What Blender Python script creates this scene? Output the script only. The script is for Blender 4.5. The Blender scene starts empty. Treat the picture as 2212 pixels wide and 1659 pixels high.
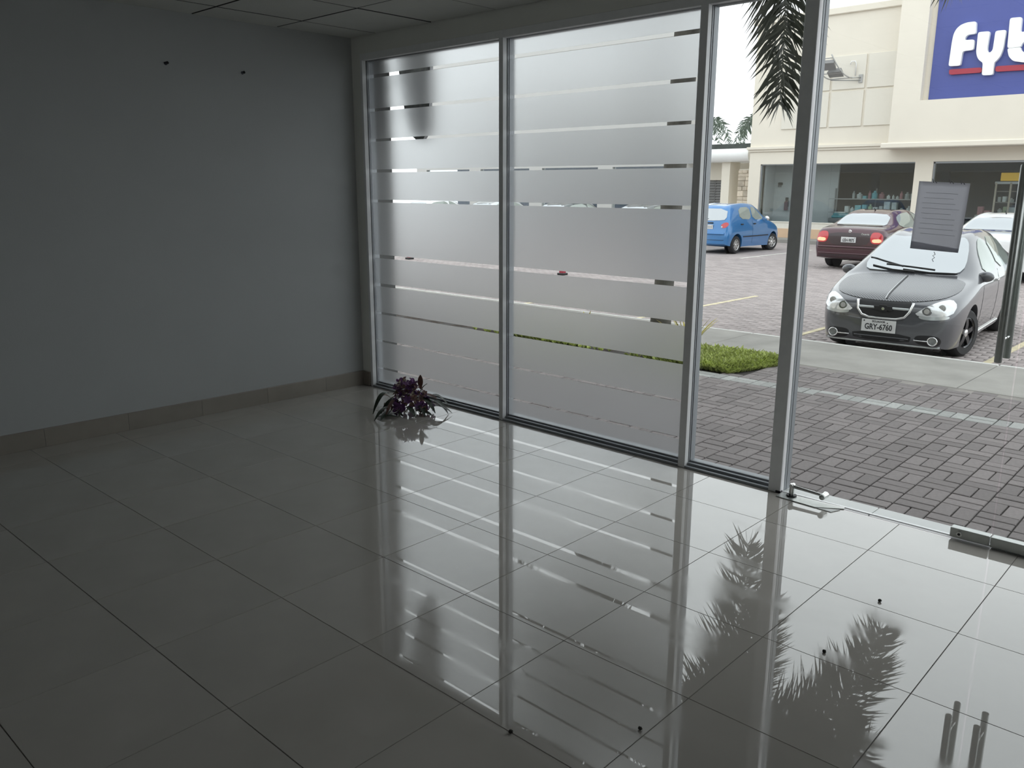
import bpy, bmesh, math, random
import numpy as np
from mathutils import Vector, Matrix
from mathutils.bvhtree import BVHTree
from mathutils.geometry import delaunay_2d_cdt

random.seed(7)
rng = np.random.default_rng(7)
S = bpy.context.scene
COL = S.collection

# ------------------------------------------------------------------ camera
W_PX, H_PX = 2212, 1659
F_PX = 1808.54
cam_d = bpy.data.cameras.new('camera')
cam = bpy.data.objects.new('camera', cam_d)
COL.objects.link(cam)
CAM = Vector((5.38202, -3.96209, 1.54897))
r_ = Vector((0.726669, 0.686980, 0.003273))
u_ = Vector((-0.159515, 0.164093, 0.973462))
f_ = Vector((-0.668212, 0.707907, -0.228826))
cam.matrix_world = Matrix(((r_.x, u_.x, -f_.x, CAM.x), (r_.y, u_.y, -f_.y, CAM.y), (r_.z, u_.z, -f_.z, CAM.z), (0, 0, 0, 1)))
cam_d.sensor_fit = 'HORIZONTAL'
cam_d.sensor_width = 36.0
cam_d.lens = F_PX * 36.0 / W_PX
cam_d.clip_start = 0.05
cam_d.clip_end = 400
S.camera = cam

# ------------------------------------------------------------------ overcast sky, exposure
wd = bpy.data.worlds.new('overcast_sky')
S.world = wd
wd.use_nodes = True
nt = wd.node_tree
nt.nodes.clear()
bg = nt.nodes.new('ShaderNodeBackground')
bg.inputs['Strength'].default_value = 1.0
tc = nt.nodes.new('ShaderNodeTexCoord')
nz = nt.nodes.new('ShaderNodeTexNoise')
nz.inputs['Scale'].default_value = 1.6
nz.inputs['Detail'].default_value = 3
cr = nt.nodes.new('ShaderNodeValToRGB')
cr.color_ramp.elements[0].color = (0.93, 0.96, 1.0, 1)
cr.color_ramp.elements[1].color = (1.0, 1.02, 1.05, 1)
nt.links.new(tc.outputs['Generated'], nz.inputs['Vector'])
nt.links.new(nz.outputs['Fac'], cr.inputs['Fac'])
nt.links.new(cr.outputs['Color'], bg.inputs['Color'])
wo = nt.nodes.new('ShaderNodeOutputWorld')
nt.links.new(bg.outputs['Background'], wo.inputs['Surface'])

S.view_settings.view_transform = 'Standard'
S.view_settings.look = 'None'
S.view_settings.gamma = 1
S.view_settings.use_curve_mapping = False
S.view_settings.exposure = 1.08
S.cycles.use_denoising = True
S.cycles.max_bounces = 12
S.cycles.diffuse_bounces = 6
S.cycles.glossy_bounces = 5
S.cycles.transmission_bounces = 10
S.cycles.transparent_max_bounces = 16
S.cycles.sample_clamp_indirect = 6
S.cycles.caustics_reflective = False

# ------------------------------------------------------------------ materials
def P(name, col, rough=0.5, metal=0.0, spec=0.5, coat=0.0, var=0.0, vscale=8.0, bump=0.0, bscale=60.0, rand=0.0, ior=1.5, emit=None, est=0.0, rvar=0.0):
    m = bpy.data.materials.new(name)
    m.use_nodes = True
    t = m.node_tree
    b = t.nodes['Principled BSDF']
    b.inputs['Base Color'].default_value = (*col, 1)
    b.inputs['Roughness'].default_value = rough
    b.inputs['Metallic'].default_value = metal
    b.inputs['Specular IOR Level'].default_value = spec
    b.inputs['IOR'].default_value = ior
    b.inputs['Coat Weight'].default_value = coat
    b.inputs['Coat Roughness'].default_value = 0.03
    if emit:
        b.inputs['Emission Color'].default_value = (*emit, 1)
        b.inputs['Emission Strength'].default_value = est
    tcn = t.nodes.new('ShaderNodeTexCoord')
    last = None
    if var > 0:
        n = t.nodes.new('ShaderNodeTexNoise')
        n.inputs['Scale'].default_value = vscale
        n.inputs['Detail'].default_value = 5
        t.links.new(tcn.outputs['Object'], n.inputs['Vector'])
        mr = t.nodes.new('ShaderNodeMapRange')
        mr.inputs['From Min'].default_value = 0.3
        mr.inputs['From Max'].default_value = 0.7
        mr.inputs['To Min'].default_value = 1 - var
        mr.inputs['To Max'].default_value = 1 + var
        t.links.new(n.outputs['Fac'], mr.inputs['Value'])
        last = mr.outputs['Result']
        if rvar > 0:
            m2 = t.nodes.new('ShaderNodeMapRange')
            m2.inputs['From Min'].default_value = 0.35
            m2.inputs['From Max'].default_value = 0.7
            m2.inputs['To Min'].default_value = rough
            m2.inputs['To Max'].default_value = rough + rvar
            t.links.new(n.outputs['Fac'], m2.inputs['Value'])
            t.links.new(m2.outputs['Result'], b.inputs['Roughness'])
    if rand > 0:
        oi = t.nodes.new('ShaderNodeObjectInfo')
        ge = t.nodes.new('ShaderNodeNewGeometry')
        ad = t.nodes.new('ShaderNodeMath'); ad.operation = 'ADD'
        t.links.new(oi.outputs['Random'], ad.inputs[0])
        t.links.new(ge.outputs['Random Per Island'], ad.inputs[1])
        fr = t.nodes.new('ShaderNodeMath'); fr.operation = 'FRACT'
        t.links.new(ad.outputs[0], fr.inputs[0])
        m3 = t.nodes.new('ShaderNodeMapRange')
        m3.inputs['To Min'].default_value = 1 - rand
        m3.inputs['To Max'].default_value = 1 + rand
        t.links.new(fr.outputs[0], m3.inputs['Value'])
        if last is None:
            last = m3.outputs['Result']
        else:
            mm = t.nodes.new('ShaderNodeMath'); mm.operation = 'MULTIPLY'
            t.links.new(last, mm.inputs[0]); t.links.new(m3.outputs['Result'], mm.inputs[1])
            last = mm.outputs[0]
    if last is not None:
        vm = t.nodes.new('ShaderNodeVectorMath'); vm.operation = 'SCALE'
        vm.inputs[0].default_value = col
        t.links.new(last, vm.inputs['Scale'])
        t.links.new(vm.outputs['Vector'], b.inputs['Base Color'])
    if bump > 0:
        n = t.nodes.new('ShaderNodeTexNoise')
        n.inputs['Scale'].default_value = bscale
        n.inputs['Detail'].default_value = 4
        t.links.new(tcn.outputs['Object'], n.inputs['Vector'])
        bp = t.nodes.new('ShaderNodeBump')
        bp.inputs['Strength'].default_value = bump
        bp.inputs['Distance'].default_value = 0.01
        t.links.new(n.outputs['Fac'], bp.inputs['Height'])
        t.links.new(bp.outputs['Normal'], b.inputs['Normal'])
    return m

def glass_mat(name, tint, fac_min=0.0, ior=1.45, body=None):
    """Thin pane: clear (or dark-bodied) transmission under a Fresnel reflection."""
    m = bpy.data.materials.new(name)
    m.use_nodes = True
    t = m.node_tree
    t.nodes.clear()
    out = t.nodes.new('ShaderNodeOutputMaterial')
    mix = t.nodes.new('ShaderNodeMixShader')
    lw = t.nodes.new('ShaderNodeLayerWeight')          # Schlick reflectance, the same on both faces of the pane
    lw.inputs['Blend'].default_value = 0.5
    pw = t.nodes.new('ShaderNodeMath'); pw.operation = 'POWER'
    pw.inputs[1].default_value = 5
    t.links.new(lw.outputs['Facing'], pw.inputs[0])
    r0 = ((ior - 1) / (ior + 1)) ** 2
    fr = t.nodes.new('ShaderNodeMapRange')
    fr.inputs['To Min'].default_value = r0
    t.links.new(pw.outputs[0], fr.inputs['Value'])
    gl = t.nodes.new('ShaderNodeBsdfGlossy')
    gl.inputs['Roughness'].default_value = 0.0 if body is None else 0.03
    if body is None:
        tr = t.nodes.new('ShaderNodeBsdfTransparent')
        tr.inputs['Color'].default_value = (*tint, 1)
    else:
        tr = t.nodes.new('ShaderNodeBsdfDiffuse')
        tr.inputs['Color'].default_value = (*body, 1)
        gl.inputs['Color'].default_value = (*tint, 1)
    mr = t.nodes.new('ShaderNodeMapRange')
    mr.inputs['To Min'].default_value = fac_min
    t.links.new(fr.outputs['Result'], mr.inputs['Value'])
    t.links.new(mr.outputs['Result'], mix.inputs['Fac'])
    t.links.new(tr.outputs[0], mix.inputs[1])
    t.links.new(gl.outputs[0], mix.inputs[2])
    t.links.new(mix.outputs[0], out.inputs['Surface'])
    return m

def frost_mat():
    m = bpy.data.materials.new('frosted_film')
    m.use_nodes = True
    t = m.node_tree
    t.nodes.clear()
    out = t.nodes.new('ShaderNodeOutputMaterial')
    rf = t.nodes.new('ShaderNodeBsdfRefraction')
    rf.inputs['Color'].default_value = (0.875, 0.88, 0.885, 1)
    rf.inputs['Roughness'].default_value = 0.42
    rf.inputs['IOR'].default_value = 1.3
    tl = t.nodes.new('ShaderNodeBsdfTranslucent')
    tl.inputs['Color'].default_value = (0.66, 0.665, 0.675, 1)
    n = t.nodes.new('ShaderNodeTexNoise')
    n.inputs['Scale'].default_value = 260
    tcn = t.nodes.new('ShaderNodeTexCoord')
    t.links.new(tcn.outputs['Object'], n.inputs['Vector'])
    bp = t.nodes.new('ShaderNodeBump')
    bp.inputs['Strength'].default_value = 0.05
    bp.inputs['Distance'].default_value = 0.001
    t.links.new(n.outputs['Fac'], bp.inputs['Height'])
    t.links.new(bp.outputs['Normal'], rf.inputs['Normal'])
    mx = t.nodes.new('ShaderNodeMixShader')
    mx.inputs['Fac'].default_value = 0.15
    t.links.new(rf.outputs[0], mx.inputs[1])
    t.links.new(tl.outputs[0], mx.inputs[2])
    t.links.new(mx.outputs[0], out.inputs['Surface'])
    return m

M = {}
M['wall'] = P('wall_paint', (0.40, 0.412, 0.412), 0.7, var=0.02, vscale=2, bump=0.05, bscale=120)
M['lintel'] = P('brightened_wall_paint', (0.74, 0.74, 0.70), 0.75, var=0.02, vscale=2, bump=0.05, bscale=120)  # wall paint lightened for the front wall, replacing room light missing there
M['ceiling'] = P('ceiling_panel', (0.56, 0.57, 0.54), 0.85, var=0.03, vscale=3, bump=0.25, bscale=160, rand=0.03)
M['seam'] = P('dark_seam', (0.05, 0.05, 0.05), 0.9, var=0.05)
M['tile'] = P('polished_tile', (0.42, 0.395, 0.365), 0.02, spec=0.9, coat=0.35, var=0.06, vscale=3.0, rand=0.03, rvar=0.02, ior=1.6)
M['grout'] = P('grout', (0.17, 0.16, 0.15), 0.9, var=0.1)
M['skirt'] = P('skirting_tile', (0.26, 0.235, 0.205), 0.35, var=0.05, rand=0.04)
M['alu'] = P('anodised_aluminium', (0.30, 0.315, 0.335), 0.5, metal=0.25, var=0.03, vscale=20)
M['alulit'] = P('brightened_aluminium', (0.78, 0.785, 0.79), 0.45, metal=0.0, var=0.03, vscale=20)  # same aluminium, paler on room-facing faces in place of room light
M['rubber'] = P('black_rubber', (0.012, 0.012, 0.016), 0.6, var=0.1)
M['chrome'] = P('brushed_steel', (0.66, 0.67, 0.66), 0.18, metal=1.0, var=0.04, vscale=30)
M['steel'] = P('dull_steel', (0.52, 0.54, 0.52), 0.36, metal=0.7, var=0.06, vscale=30)
M['glass'] = glass_mat('clear_glass', (0.955, 0.975, 0.965))
M['frost'] = frost_mat()
M['sill'] = P('sill_stone', (0.62, 0.63, 0.62), 0.35, var=0.05, vscale=5)
M['white'] = P('white_sealant', (0.85, 0.86, 0.86), 0.4, var=0.03)
M['paper'] = P('grey_paper', (0.40, 0.40, 0.43), 0.8, var=0.04, vscale=14)
M['paperfold'] = P('folded_paper', (0.36, 0.36, 0.39), 0.8, var=0.04, vscale=14)
M['ink'] = P('pale_ink', (0.25, 0.25, 0.28), 0.8, var=0.03)
M['tape'] = P('dark_tape', (0.04, 0.04, 0.06), 0.4, var=0.1)
M['paver'] = P('paver_concrete', (0.195, 0.174, 0.172), 0.85, var=0.10, vscale=40, rand=0.16, bump=0.4, bscale=300)
M['paverlight'] = P('pale_paver_concrete', (0.33, 0.335, 0.325), 0.85, var=0.10, vscale=40, rand=0.18, bump=0.4, bscale=300)
M['paverdark'] = P('paver_joint_sand', (0.040, 0.035, 0.033), 0.95, var=0.2, vscale=40)
M['road'] = P('road_paver', (0.345, 0.305, 0.298), 0.85, var=0.10, vscale=3, rand=0.10, bump=0.3, bscale=200)
M['roadj'] = P('road_joint', (0.13, 0.115, 0.11), 0.95, var=0.15, vscale=20)
M['concrete'] = P('sidewalk_concrete', (0.28, 0.27, 0.25), 0.85, var=0.14, vscale=2.5, bump=0.25, bscale=120)
M['mortar'] = P('mortar_smear', (0.22, 0.205, 0.19), 0.9, var=0.25, vscale=6, bump=0.3, bscale=60)
M['kerb'] = P('worn_kerb', (0.60, 0.60, 0.58), 0.8, var=0.12, vscale=8, bump=0.2, bscale=90)
M['yellow'] = P('worn_yellow_paint', (0.60, 0.53, 0.36), 0.8, var=0.2, vscale=9)
M['whiteline'] = P('worn_white_paint', (0.60, 0.58, 0.54), 0.8, var=0.2, vscale=9)
M['soil'] = P('dark_soil', (0.045, 0.034, 0.028), 0.95, var=0.4, vscale=25, bump=0.8, bscale=50)
M['grass'] = P('ground_cover_leaf', (0.40, 0.46, 0.15), 0.6, var=0.2, vscale=5, rand=0.55)
M['yleaf'] = P('yellow_leaf', (0.42, 0.36, 0.06), 0.55, var=0.2, vscale=12, rand=0.2)
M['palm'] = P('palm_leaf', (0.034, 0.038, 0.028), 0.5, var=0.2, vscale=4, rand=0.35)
M['palmfar'] = P('far_palm_leaf', (0.10, 0.13, 0.095), 0.6, var=0.2, vscale=2, rand=0.3)
M['trunk'] = P('palm_trunk', (0.10, 0.095, 0.085), 0.85, var=0.25, vscale=9, bump=0.5, bscale=30)
M['crownshaft'] = P('palm_crownshaft', (0.07, 0.10, 0.05), 0.5, var=0.15, vscale=5)
M['cream'] = P('cream_render', (0.74, 0.69, 0.60), 0.85, var=0.03, vscale=0.7, bump=0.1, bscale=40)
M['farwall'] = P('pale_render', (0.50, 0.495, 0.48), 0.85, var=0.03, vscale=0.7)
M['creampanel'] = P('pale_render_panel', (0.71, 0.675, 0.60), 0.85, var=0.02, vscale=0.7)
M['whiteband'] = P('white_plinth_paint', (0.72, 0.69, 0.62), 0.8, var=0.03)
M['peach'] = P('peach_plinth_paint', (0.62, 0.44, 0.30), 0.85, var=0.05, vscale=2)
M['blue'] = P('sign_blue', (0.065, 0.085, 0.30), 0.4, var=0.03, vscale=2)
M['letter'] = P('sign_white', (0.88, 0.90, 0.90), 0.35, var=0.01)
M['red'] = P('sign_red', (0.36, 0.035, 0.06), 0.4, var=0.03)
M['canopy'] = P('white_canopy', (0.80, 0.80, 0.79), 0.5, var=0.02)
M['shutter'] = P('grey_shutter', (0.22, 0.22, 0.22), 0.5, var=0.06)
M['shadeclad'] = P('shaded_cladding', (0.07, 0.07, 0.068), 0.6, var=0.06)
M['signgrey'] = P('panel_grey', (0.34, 0.34, 0.35), 0.6, var=0.35, vscale=18)
M['stone'] = P('rough_stone', (0.56, 0.49, 0.40), 0.9, var=0.15, vscale=6, rand=0.25, bump=0.5, bscale=18)
M['darkroof'] = P('dark_roof', (0.06, 0.07, 0.065), 0.8, var=0.2)
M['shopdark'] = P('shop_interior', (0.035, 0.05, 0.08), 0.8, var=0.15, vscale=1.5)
M['shopwhite'] = P('shop_partition', (0.64, 0.65, 0.64), 0.7, var=0.03)
M['shopglass'] = glass_mat('shop_glass', (0.80, 0.83, 0.84), 0.01, 1.5)
M['carglass'] = glass_mat('car_glass', (0.93, 0.97, 1.0), 0.38, 1.5, body=(0.05, 0.055, 0.06))
M['sideglass'] = glass_mat('car_side_glass', (0.93, 0.97, 0.96), 0.05, 1.5, body=(0.27, 0.30, 0.275))
M['greypaint'] = P('graphite_paint', (0.10, 0.103, 0.115), 0.32, metal=0.45, coat=1.0, var=0.02)
M['maroon'] = P('maroon_paint', (0.055, 0.012, 0.022), 0.3, metal=0.3, coat=1.0, var=0.02)
M['maroondark'] = P('dark_maroon_paint', (0.022, 0.007, 0.012), 0.35, coat=0.6, var=0.02)
M['bluepaint'] = P('blue_paint', (0.03, 0.17, 0.42), 0.3, metal=0.2, coat=1.0, var=0.02)
M['whitepaint'] = P('white_paint', (0.78, 0.79, 0.80), 0.3, coat=1.0, var=0.01)
M['silverpaint'] = P('silver_paint', (0.50, 0.53, 0.54), 0.3, metal=0.5, coat=1.0, var=0.01)
M['darkpaint'] = P('dark_green_paint', (0.03, 0.04, 0.04), 0.3, metal=0.4, coat=1.0, var=0.01)
M['black'] = P('black_plastic', (0.012, 0.012, 0.014), 0.45, var=0.1)
M['tyre'] = P('tyre_rubber', (0.018, 0.018, 0.02), 0.7, var=0.2, vscale=20)
M['blackrim'] = P('black_alloy', (0.02, 0.02, 0.024), 0.22, metal=0.6, coat=0.6, var=0.05)
M['silverrim'] = P('silver_alloy', (0.5, 0.5, 0.5), 0.3, metal=0.9, var=0.05)
M['carchrome'] = P('car_chrome', (0.82, 0.83, 0.84), 0.10, metal=1.0, var=0.01)
M['lamp'] = P('headlamp_lens', (0.70, 0.72, 0.74), 0.10, metal=0.35, coat=1.0, var=0.1, vscale=14)
M['lampdark'] = P('headlamp_reflector', (0.24, 0.25, 0.25), 0.2, metal=0.8, var=0.3, vscale=20)
M['redlens'] = P('red_lens', (0.50, 0.02, 0.03), 0.15, coat=1.0, var=0.08, vscale=12)
M['litlens'] = P('lit_brake_lens', (0.85, 0.35, 0.20), 0.2, coat=1.0, var=0.1, emit=(1.0, 0.42, 0.25), est=0.55)
M['plate'] = P('plate_white', (0.62, 0.63, 0.64), 0.4, var=0.04)
M['plateink'] = P('plate_black', (0.03, 0.03, 0.035), 0.5, var=0.05)
M['leafdark'] = P('dark_green_leaf', (0.016, 0.028, 0.013), 0.42, var=0.25, vscale=14, rand=0.3)
M['purple'] = P('dried_purple_petal', (0.15, 0.065, 0.175), 0.5, var=0.25, vscale=30, rand=0.55)
M['brown'] = P('dried_brown_petal', (0.20, 0.12, 0.105), 0.6, var=0.25, vscale=30, rand=0.45)
M['drycream'] = P('dried_cream_petal', (0.42, 0.36, 0.28), 0.6, var=0.2, vscale=30, rand=0.3)
M['ribbon'] = P('white_ribbon', (0.75, 0.74, 0.74), 0.4, var=0.04)
M['crumb'] = P('black_crumb', (0.02, 0.018, 0.015), 0.8, var=0.2)
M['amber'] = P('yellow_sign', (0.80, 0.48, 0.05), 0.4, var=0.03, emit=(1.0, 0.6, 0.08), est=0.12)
M['teal'] = P('teal_goods', (0.16, 0.42, 0.46), 0.5, var=0.15, rand=0.2)
M['palegoods'] = P('pale_goods', (0.50, 0.54, 0.52), 0.5, var=0.2, rand=0.35)
M['greengoods'] = P('green_goods', (0.28, 0.36, 0.22), 0.5, var=0.2, rand=0.3)
M['pinkgoods'] = P('pink_goods', (0.40, 0.18, 0.20), 0.5, var=0.2, rand=0.3)
M['extred'] = P('extinguisher_red', (0.12, 0.03, 0.03), 0.35, var=0.05)
M['lampgrey'] = P('floodlight_grey', (0.42, 0.42, 0.41), 0.5, metal=0.2, var=0.05)

def see_through(m, col, fac):
    t = m.node_tree
    b = t.nodes['Principled BSDF']; out = t.nodes['Material Output']
    tl = t.nodes.new('ShaderNodeBsdfTranslucent'); tl.inputs['Color'].default_value = (*col, 1)
    mx = t.nodes.new('ShaderNodeMixShader'); mx.inputs['Fac'].default_value = fac
    t.links.new(b.outputs[0], mx.inputs[1]); t.links.new(tl.outputs[0], mx.inputs[2]); t.links.new(mx.outputs[0], out.inputs['Surface'])
see_through(M['paper'], (0.70, 0.70, 0.73), 0.7)
see_through(M['paperfold'], (0.62, 0.62, 0.66), 0.5)
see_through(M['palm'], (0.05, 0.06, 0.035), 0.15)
see_through(M['purple'], (0.24, 0.10, 0.30), 0.3)
see_through(M['brown'], (0.30, 0.17, 0.13), 0.35)
see_through(M['grass'], (0.34, 0.40, 0.10), 0.3)

def floor_stains():
    m = M['tile']; t = m.node_tree; b = t.nodes['Principled BSDF']
    ge = t.nodes.new('ShaderNodeNewGeometry')
    mp = t.nodes.new('ShaderNodeMapping'); mp.inputs['Scale'].default_value = (1.0, 2.2, 1)
    mp.inputs['Rotation'].default_value = (0, 0, 0.6)
    n1 = t.nodes.new('ShaderNodeTexNoise'); n1.inputs['Scale'].default_value = 1.7; n1.inputs['Detail'].default_value = 7; n1.inputs['Distortion'].default_value = 1.2
    t.links.new(ge.outputs['Position'], mp.inputs['Vector']); t.links.new(mp.outputs['Vector'], n1.inputs['Vector'])
    r1 = t.nodes.new('ShaderNodeMapRange'); r1.inputs['From Min'].default_value = 0.5; r1.inputs['From Max'].default_value = 0.78
    r1.inputs['To Min'].default_value = 0.012; r1.inputs['To Max'].default_value = 0.16
    t.links.new(n1.outputs['Fac'], r1.inputs['Value']); t.links.new(r1.outputs['Result'], b.inputs['Roughness'])
    t.links.new(r1.outputs['Result'], b.inputs['Coat Roughness'])
floor_stains()

def carbon():
    m = P('carbon_wrap', (0.1, 0.1, 0.1), 0.34, metal=0.2, coat=0.35)
    t = m.node_tree
    b = t.nodes['Principled BSDF']
    tcn = t.nodes.new('ShaderNodeTexCoord')
    ck = t.nodes.new('ShaderNodeTexChecker')
    ck.inputs['Scale'].default_value = 60.0
    ck.inputs['Color1'].default_value = (0.17, 0.175, 0.19, 1)
    ck.inputs['Color2'].default_value = (0.012, 0.012, 0.015, 1)
    mp = t.nodes.new('ShaderNodeMapping')
    mp.inputs['Scale'].default_value = (1, 1, 0)
    mp.inputs['Location'].default_value = (0.003, 0.004, 0.3)
    t.links.new(tcn.outputs['Object'], mp.inputs['Vector'])
    t.links.new(mp.outputs['Vector'], ck.inputs['Vector'])
    t.links.new(ck.outputs['Color'], b.inputs['Base Color'])
    return m
M['carbon'] = carbon()

# ------------------------------------------------------------------ helpers
ORG = {}
def org(o):
    return ORG.get(o, Vector((0, 0, 0))) if o is not None else Vector((0, 0, 0))

def link(o, parent=None):
    COL.objects.link(o)
    if parent is not None:
        o.parent = parent
        ORG[o] = org(parent)
    return o

def tag(o, label=None, cat=None, group=None, kind=None):
    if label: o['label'] = label
    if cat: o['category'] = cat
    if group: o['group'] = group
    if kind: o['kind'] = kind
    return o

def thing(name, label, cat, loc=(0, 0, 0), group=None):
    o = bpy.data.objects.new(name, None)
    COL.objects.link(o)
    o.location = loc
    o.empty_display_size = 0.1
    ORG[o] = Vector(loc)
    return tag(o, label, cat, group)

def structure(name, loc=(0, 0, 0)):
    o = bpy.data.objects.new(name, None)
    COL.objects.link(o)
    o.location = loc
    ORG[o] = Vector(loc)
    o['kind'] = 'structure'
    return o

def mesh_data(name, v, f, mat, smooth=False, sharp=None):
    me = bpy.data.meshes.new(name)
    me.from_pydata([tuple(p) for p in v], [], [tuple(q) for q in f])
    me.materials.append(mat)
    me.validate()
    if smooth:
        me.shade_smooth()
        if sharp:
            me.set_sharp_from_angle(angle=math.radians(sharp))
    me.update()
    return me

def add(name, v, f, mat, parent=None, smooth=False, sharp=None):
    o_ = org(parent)
    vv = [(p[0] - o_.x, p[1] - o_.y, p[2] - o_.z) for p in v]
    o = bpy.data.objects.new(name, mesh_data(name, vv, f, mat, smooth, sharp))
    return link(o, parent)

class MB:
    def __init__(s):
        s.v = []; s.f = []
    def raw(s, v, f):
        n = len(s.v)
        s.v += [tuple(p) for p in v]
        s.f += [tuple(i + n for i in q) for q in f]
        return s
    def box(s, x0, x1, y0, y1, z0, z1, ch=0.0):
        if ch <= 0:
            v = [(x0, y0, z0), (x1, y0, z0), (x1, y1, z0), (x0, y1, z0), (x0, y0, z1), (x1, y0, z1), (x1, y1, z1), (x0, y1, z1)]
            f = [(0, 3, 2, 1), (4, 5, 6, 7), (0, 1, 5, 4), (1, 2, 6, 5), (2, 3, 7, 6), (3, 0, 4, 7)]
            return s.raw(v, f)
        c = ch
        bm = bmesh.new()
        bmesh.ops.create_cube(bm, size=1)
        for q in bm.verts:
            q.co = ((x0 + x1) / 2 + q.co.x * (x1 - x0), (y0 + y1) / 2 + q.co.y * (y1 - y0), (z0 + z1) / 2 + q.co.z * (z1 - z0))
        bmesh.ops.bevel(bm, geom=bm.edges[:], offset=c, segments=1, affect='EDGES')
        bm.verts.index_update()
        s.raw([q.co[:] for q in bm.verts], [[q.index for q in fa.verts] for fa in bm.faces])
        bm.free()
        return s
    def tube(s, pts, r, n=10, caps=True):
        pts = [Vector(p) for p in pts]
        rs = r if isinstance(r, (list, tuple)) else [r] * len(pts)
        base = len(s.v)
        prev = None
        for i, p in enumerate(pts):
            d = (pts[min(i + 1, len(pts) - 1)] - pts[max(i - 1, 0)]).normalized()
            if prev is None:
                a = Vector((0, 0, 1)) if abs(d.z) < 0.9 else Vector((1, 0, 0))
                a = (a - d * a.dot(d)).normalized()
            else:
                a = (prev - d * prev.dot(d)).normalized()
            prev = a
            b = d.cross(a)
            for k in range(n):
                t = 2 * math.pi * k / n
                s.v.append(tuple(p + (a * math.cos(t) + b * math.sin(t)) * rs[i]))
        for i in range(len(pts) - 1):
            for k in range(n):
                k2 = (k + 1) % n
                s.f.append((base + i * n + k, base + i * n + k2, base + (i + 1) * n + k2, base + (i + 1) * n + k))
        if caps:
            s.f.append(tuple(base + k for k in range(n))[::-1])
            s.f.append(tuple(base + (len(pts) - 1) * n + k for k in range(n)))
        return s
    def prism(s, poly, h0, h1, ax='y'):
        """poly in 2D -> extruded between h0 and h1 along axis."""
        n = len(poly)
        def put(p, h):
            if ax == 'y': return (p[0], h, p[1])
            if ax == 'z': return (p[0], p[1], h)
            return (h, p[0], p[1])
        v = [put(p, h0) for p in poly] + [put(p, h1) for p in poly]
        f = [tuple(range(n)), tuple(range(2 * n - 1, n - 1, -1))]
        for i in range(n):
            j = (i + 1) % n
            f.append((i, i + n, j + n, j))
        return s.raw(v, f)
    def ball(s, c, r, n=10, m=6, sc=(1, 1, 1)):
        v = []; f = []
        for i in range(m + 1):
            th = math.pi * i / m
            for k in range(n):
                ph = 2 * math.pi * k / n
                v.append((c[0] + sc[0] * r * math.sin(th) * math.cos(ph), c[1] + sc[1] * r * math.sin(th) * math.sin(ph), c[2] + sc[2] * r * math.cos(th)))
        for i in range(m):
            for k in range(n):
                f.append((i * n + k, (i + 1) * n + k, (i + 1) * n + (k + 1) % n, i * n + (k + 1) % n))
        return s.raw(v, f)
    def build(s, name, mat, parent=None, smooth=False, sharp=None):
        return add(name, s.v, s.f, mat, parent, smooth, sharp)

def inst(src, name, loc, parent=None, rot=None):
    """Another object sharing the mesh of src; loc in world space."""
    o = bpy.data.objects.new(name, src.data)
    link(o, parent)
    q = Vector(loc) - org(parent)
    o.location = q
    if rot: o.rotation_euler = rot
    return o

def dup(root, name, loc, rz, label=None, group=None, swap=None):
    """Copy a thing with its parts and sub-parts (mesh data shared)."""
    def sw(o):
        if swap and o.type == 'MESH' and o.data.materials and o.data.materials[0] in swap:
            o.material_slots[0].link = 'OBJECT'
            o.material_slots[0].material = swap[o.data.materials[0]]
    r = root.copy(); COL.objects.link(r)
    r.name = name
    r.location = loc; r.rotation_euler = (0, 0, rz)
    if label: r['label'] = label
    if group: r['group'] = group
    for ch in list(root.children):
        c = ch.copy(); COL.objects.link(c); c.parent = r; sw(c)
        for g in list(ch.children):
            d = g.copy(); COL.objects.link(d); d.parent = c; sw(d)
    return r

def text_mesh(txt, size, depth, bold=0.0, space=1.0):
    cu = bpy.data.curves.new('txt', 'FONT')
    cu.body = txt; cu.size = size; cu.extrude = depth; cu.offset = bold
    cu.align_x = 'CENTER'; cu.align_y = 'CENTER'; cu.space_character = space
    cu.resolution_u = 3
    o = bpy.data.objects.new('txt', cu)
    COL.objects.link(o)
    dg = bpy.context.evaluated_depsgraph_get()
    me = bpy.data.meshes.new_from_object(o.evaluated_get(dg))
    v = [tuple(q.co) for q in me.vertices]; f = [tuple(p.vertices) for p in me.polygons]
    bpy.data.objects.remove(o); bpy.data.curves.remove(cu); bpy.data.meshes.remove(me)
    return v, f

def bez(P0, P1, P2, P3, n):
    P0, P1, P2, P3 = map(Vector, (P0, P1, P2, P3))
    out = []
    for i in range(n):
        t = i / (n - 1)
        out.append(P0 * (1 - t) ** 3 + P1 * 3 * t * (1 - t) ** 2 + P2 * 3 * t * t * (1 - t) + P3 * t ** 3)
    return out

def clip_poly(poly, a, b, c):
    """keep a*x+b*y<=c"""
    out = []
    for i in range(len(poly)):
        p, q = poly[i], poly[(i + 1) % len(poly)]
        dp = a * p[0] + b * p[1] - c; dq = a * q[0] + b * q[1] - c
        if dp <= 0: out.append(p)
        if (dp < 0 < dq) or (dq < 0 < dp):
            t = dp / (dp - dq)
            out.append((p[0] + t * (q[0] - p[0]), p[1] + t * (q[1] - p[1])))
    return out

PZ, RZ = -0.22, -0.40          # plaza and parking level below the shop floor
CEIL = 2.612
RX, RY = 7.6, -6.6             # room extents
WA = 0.01746                   # left wall leans one degree off square

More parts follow.
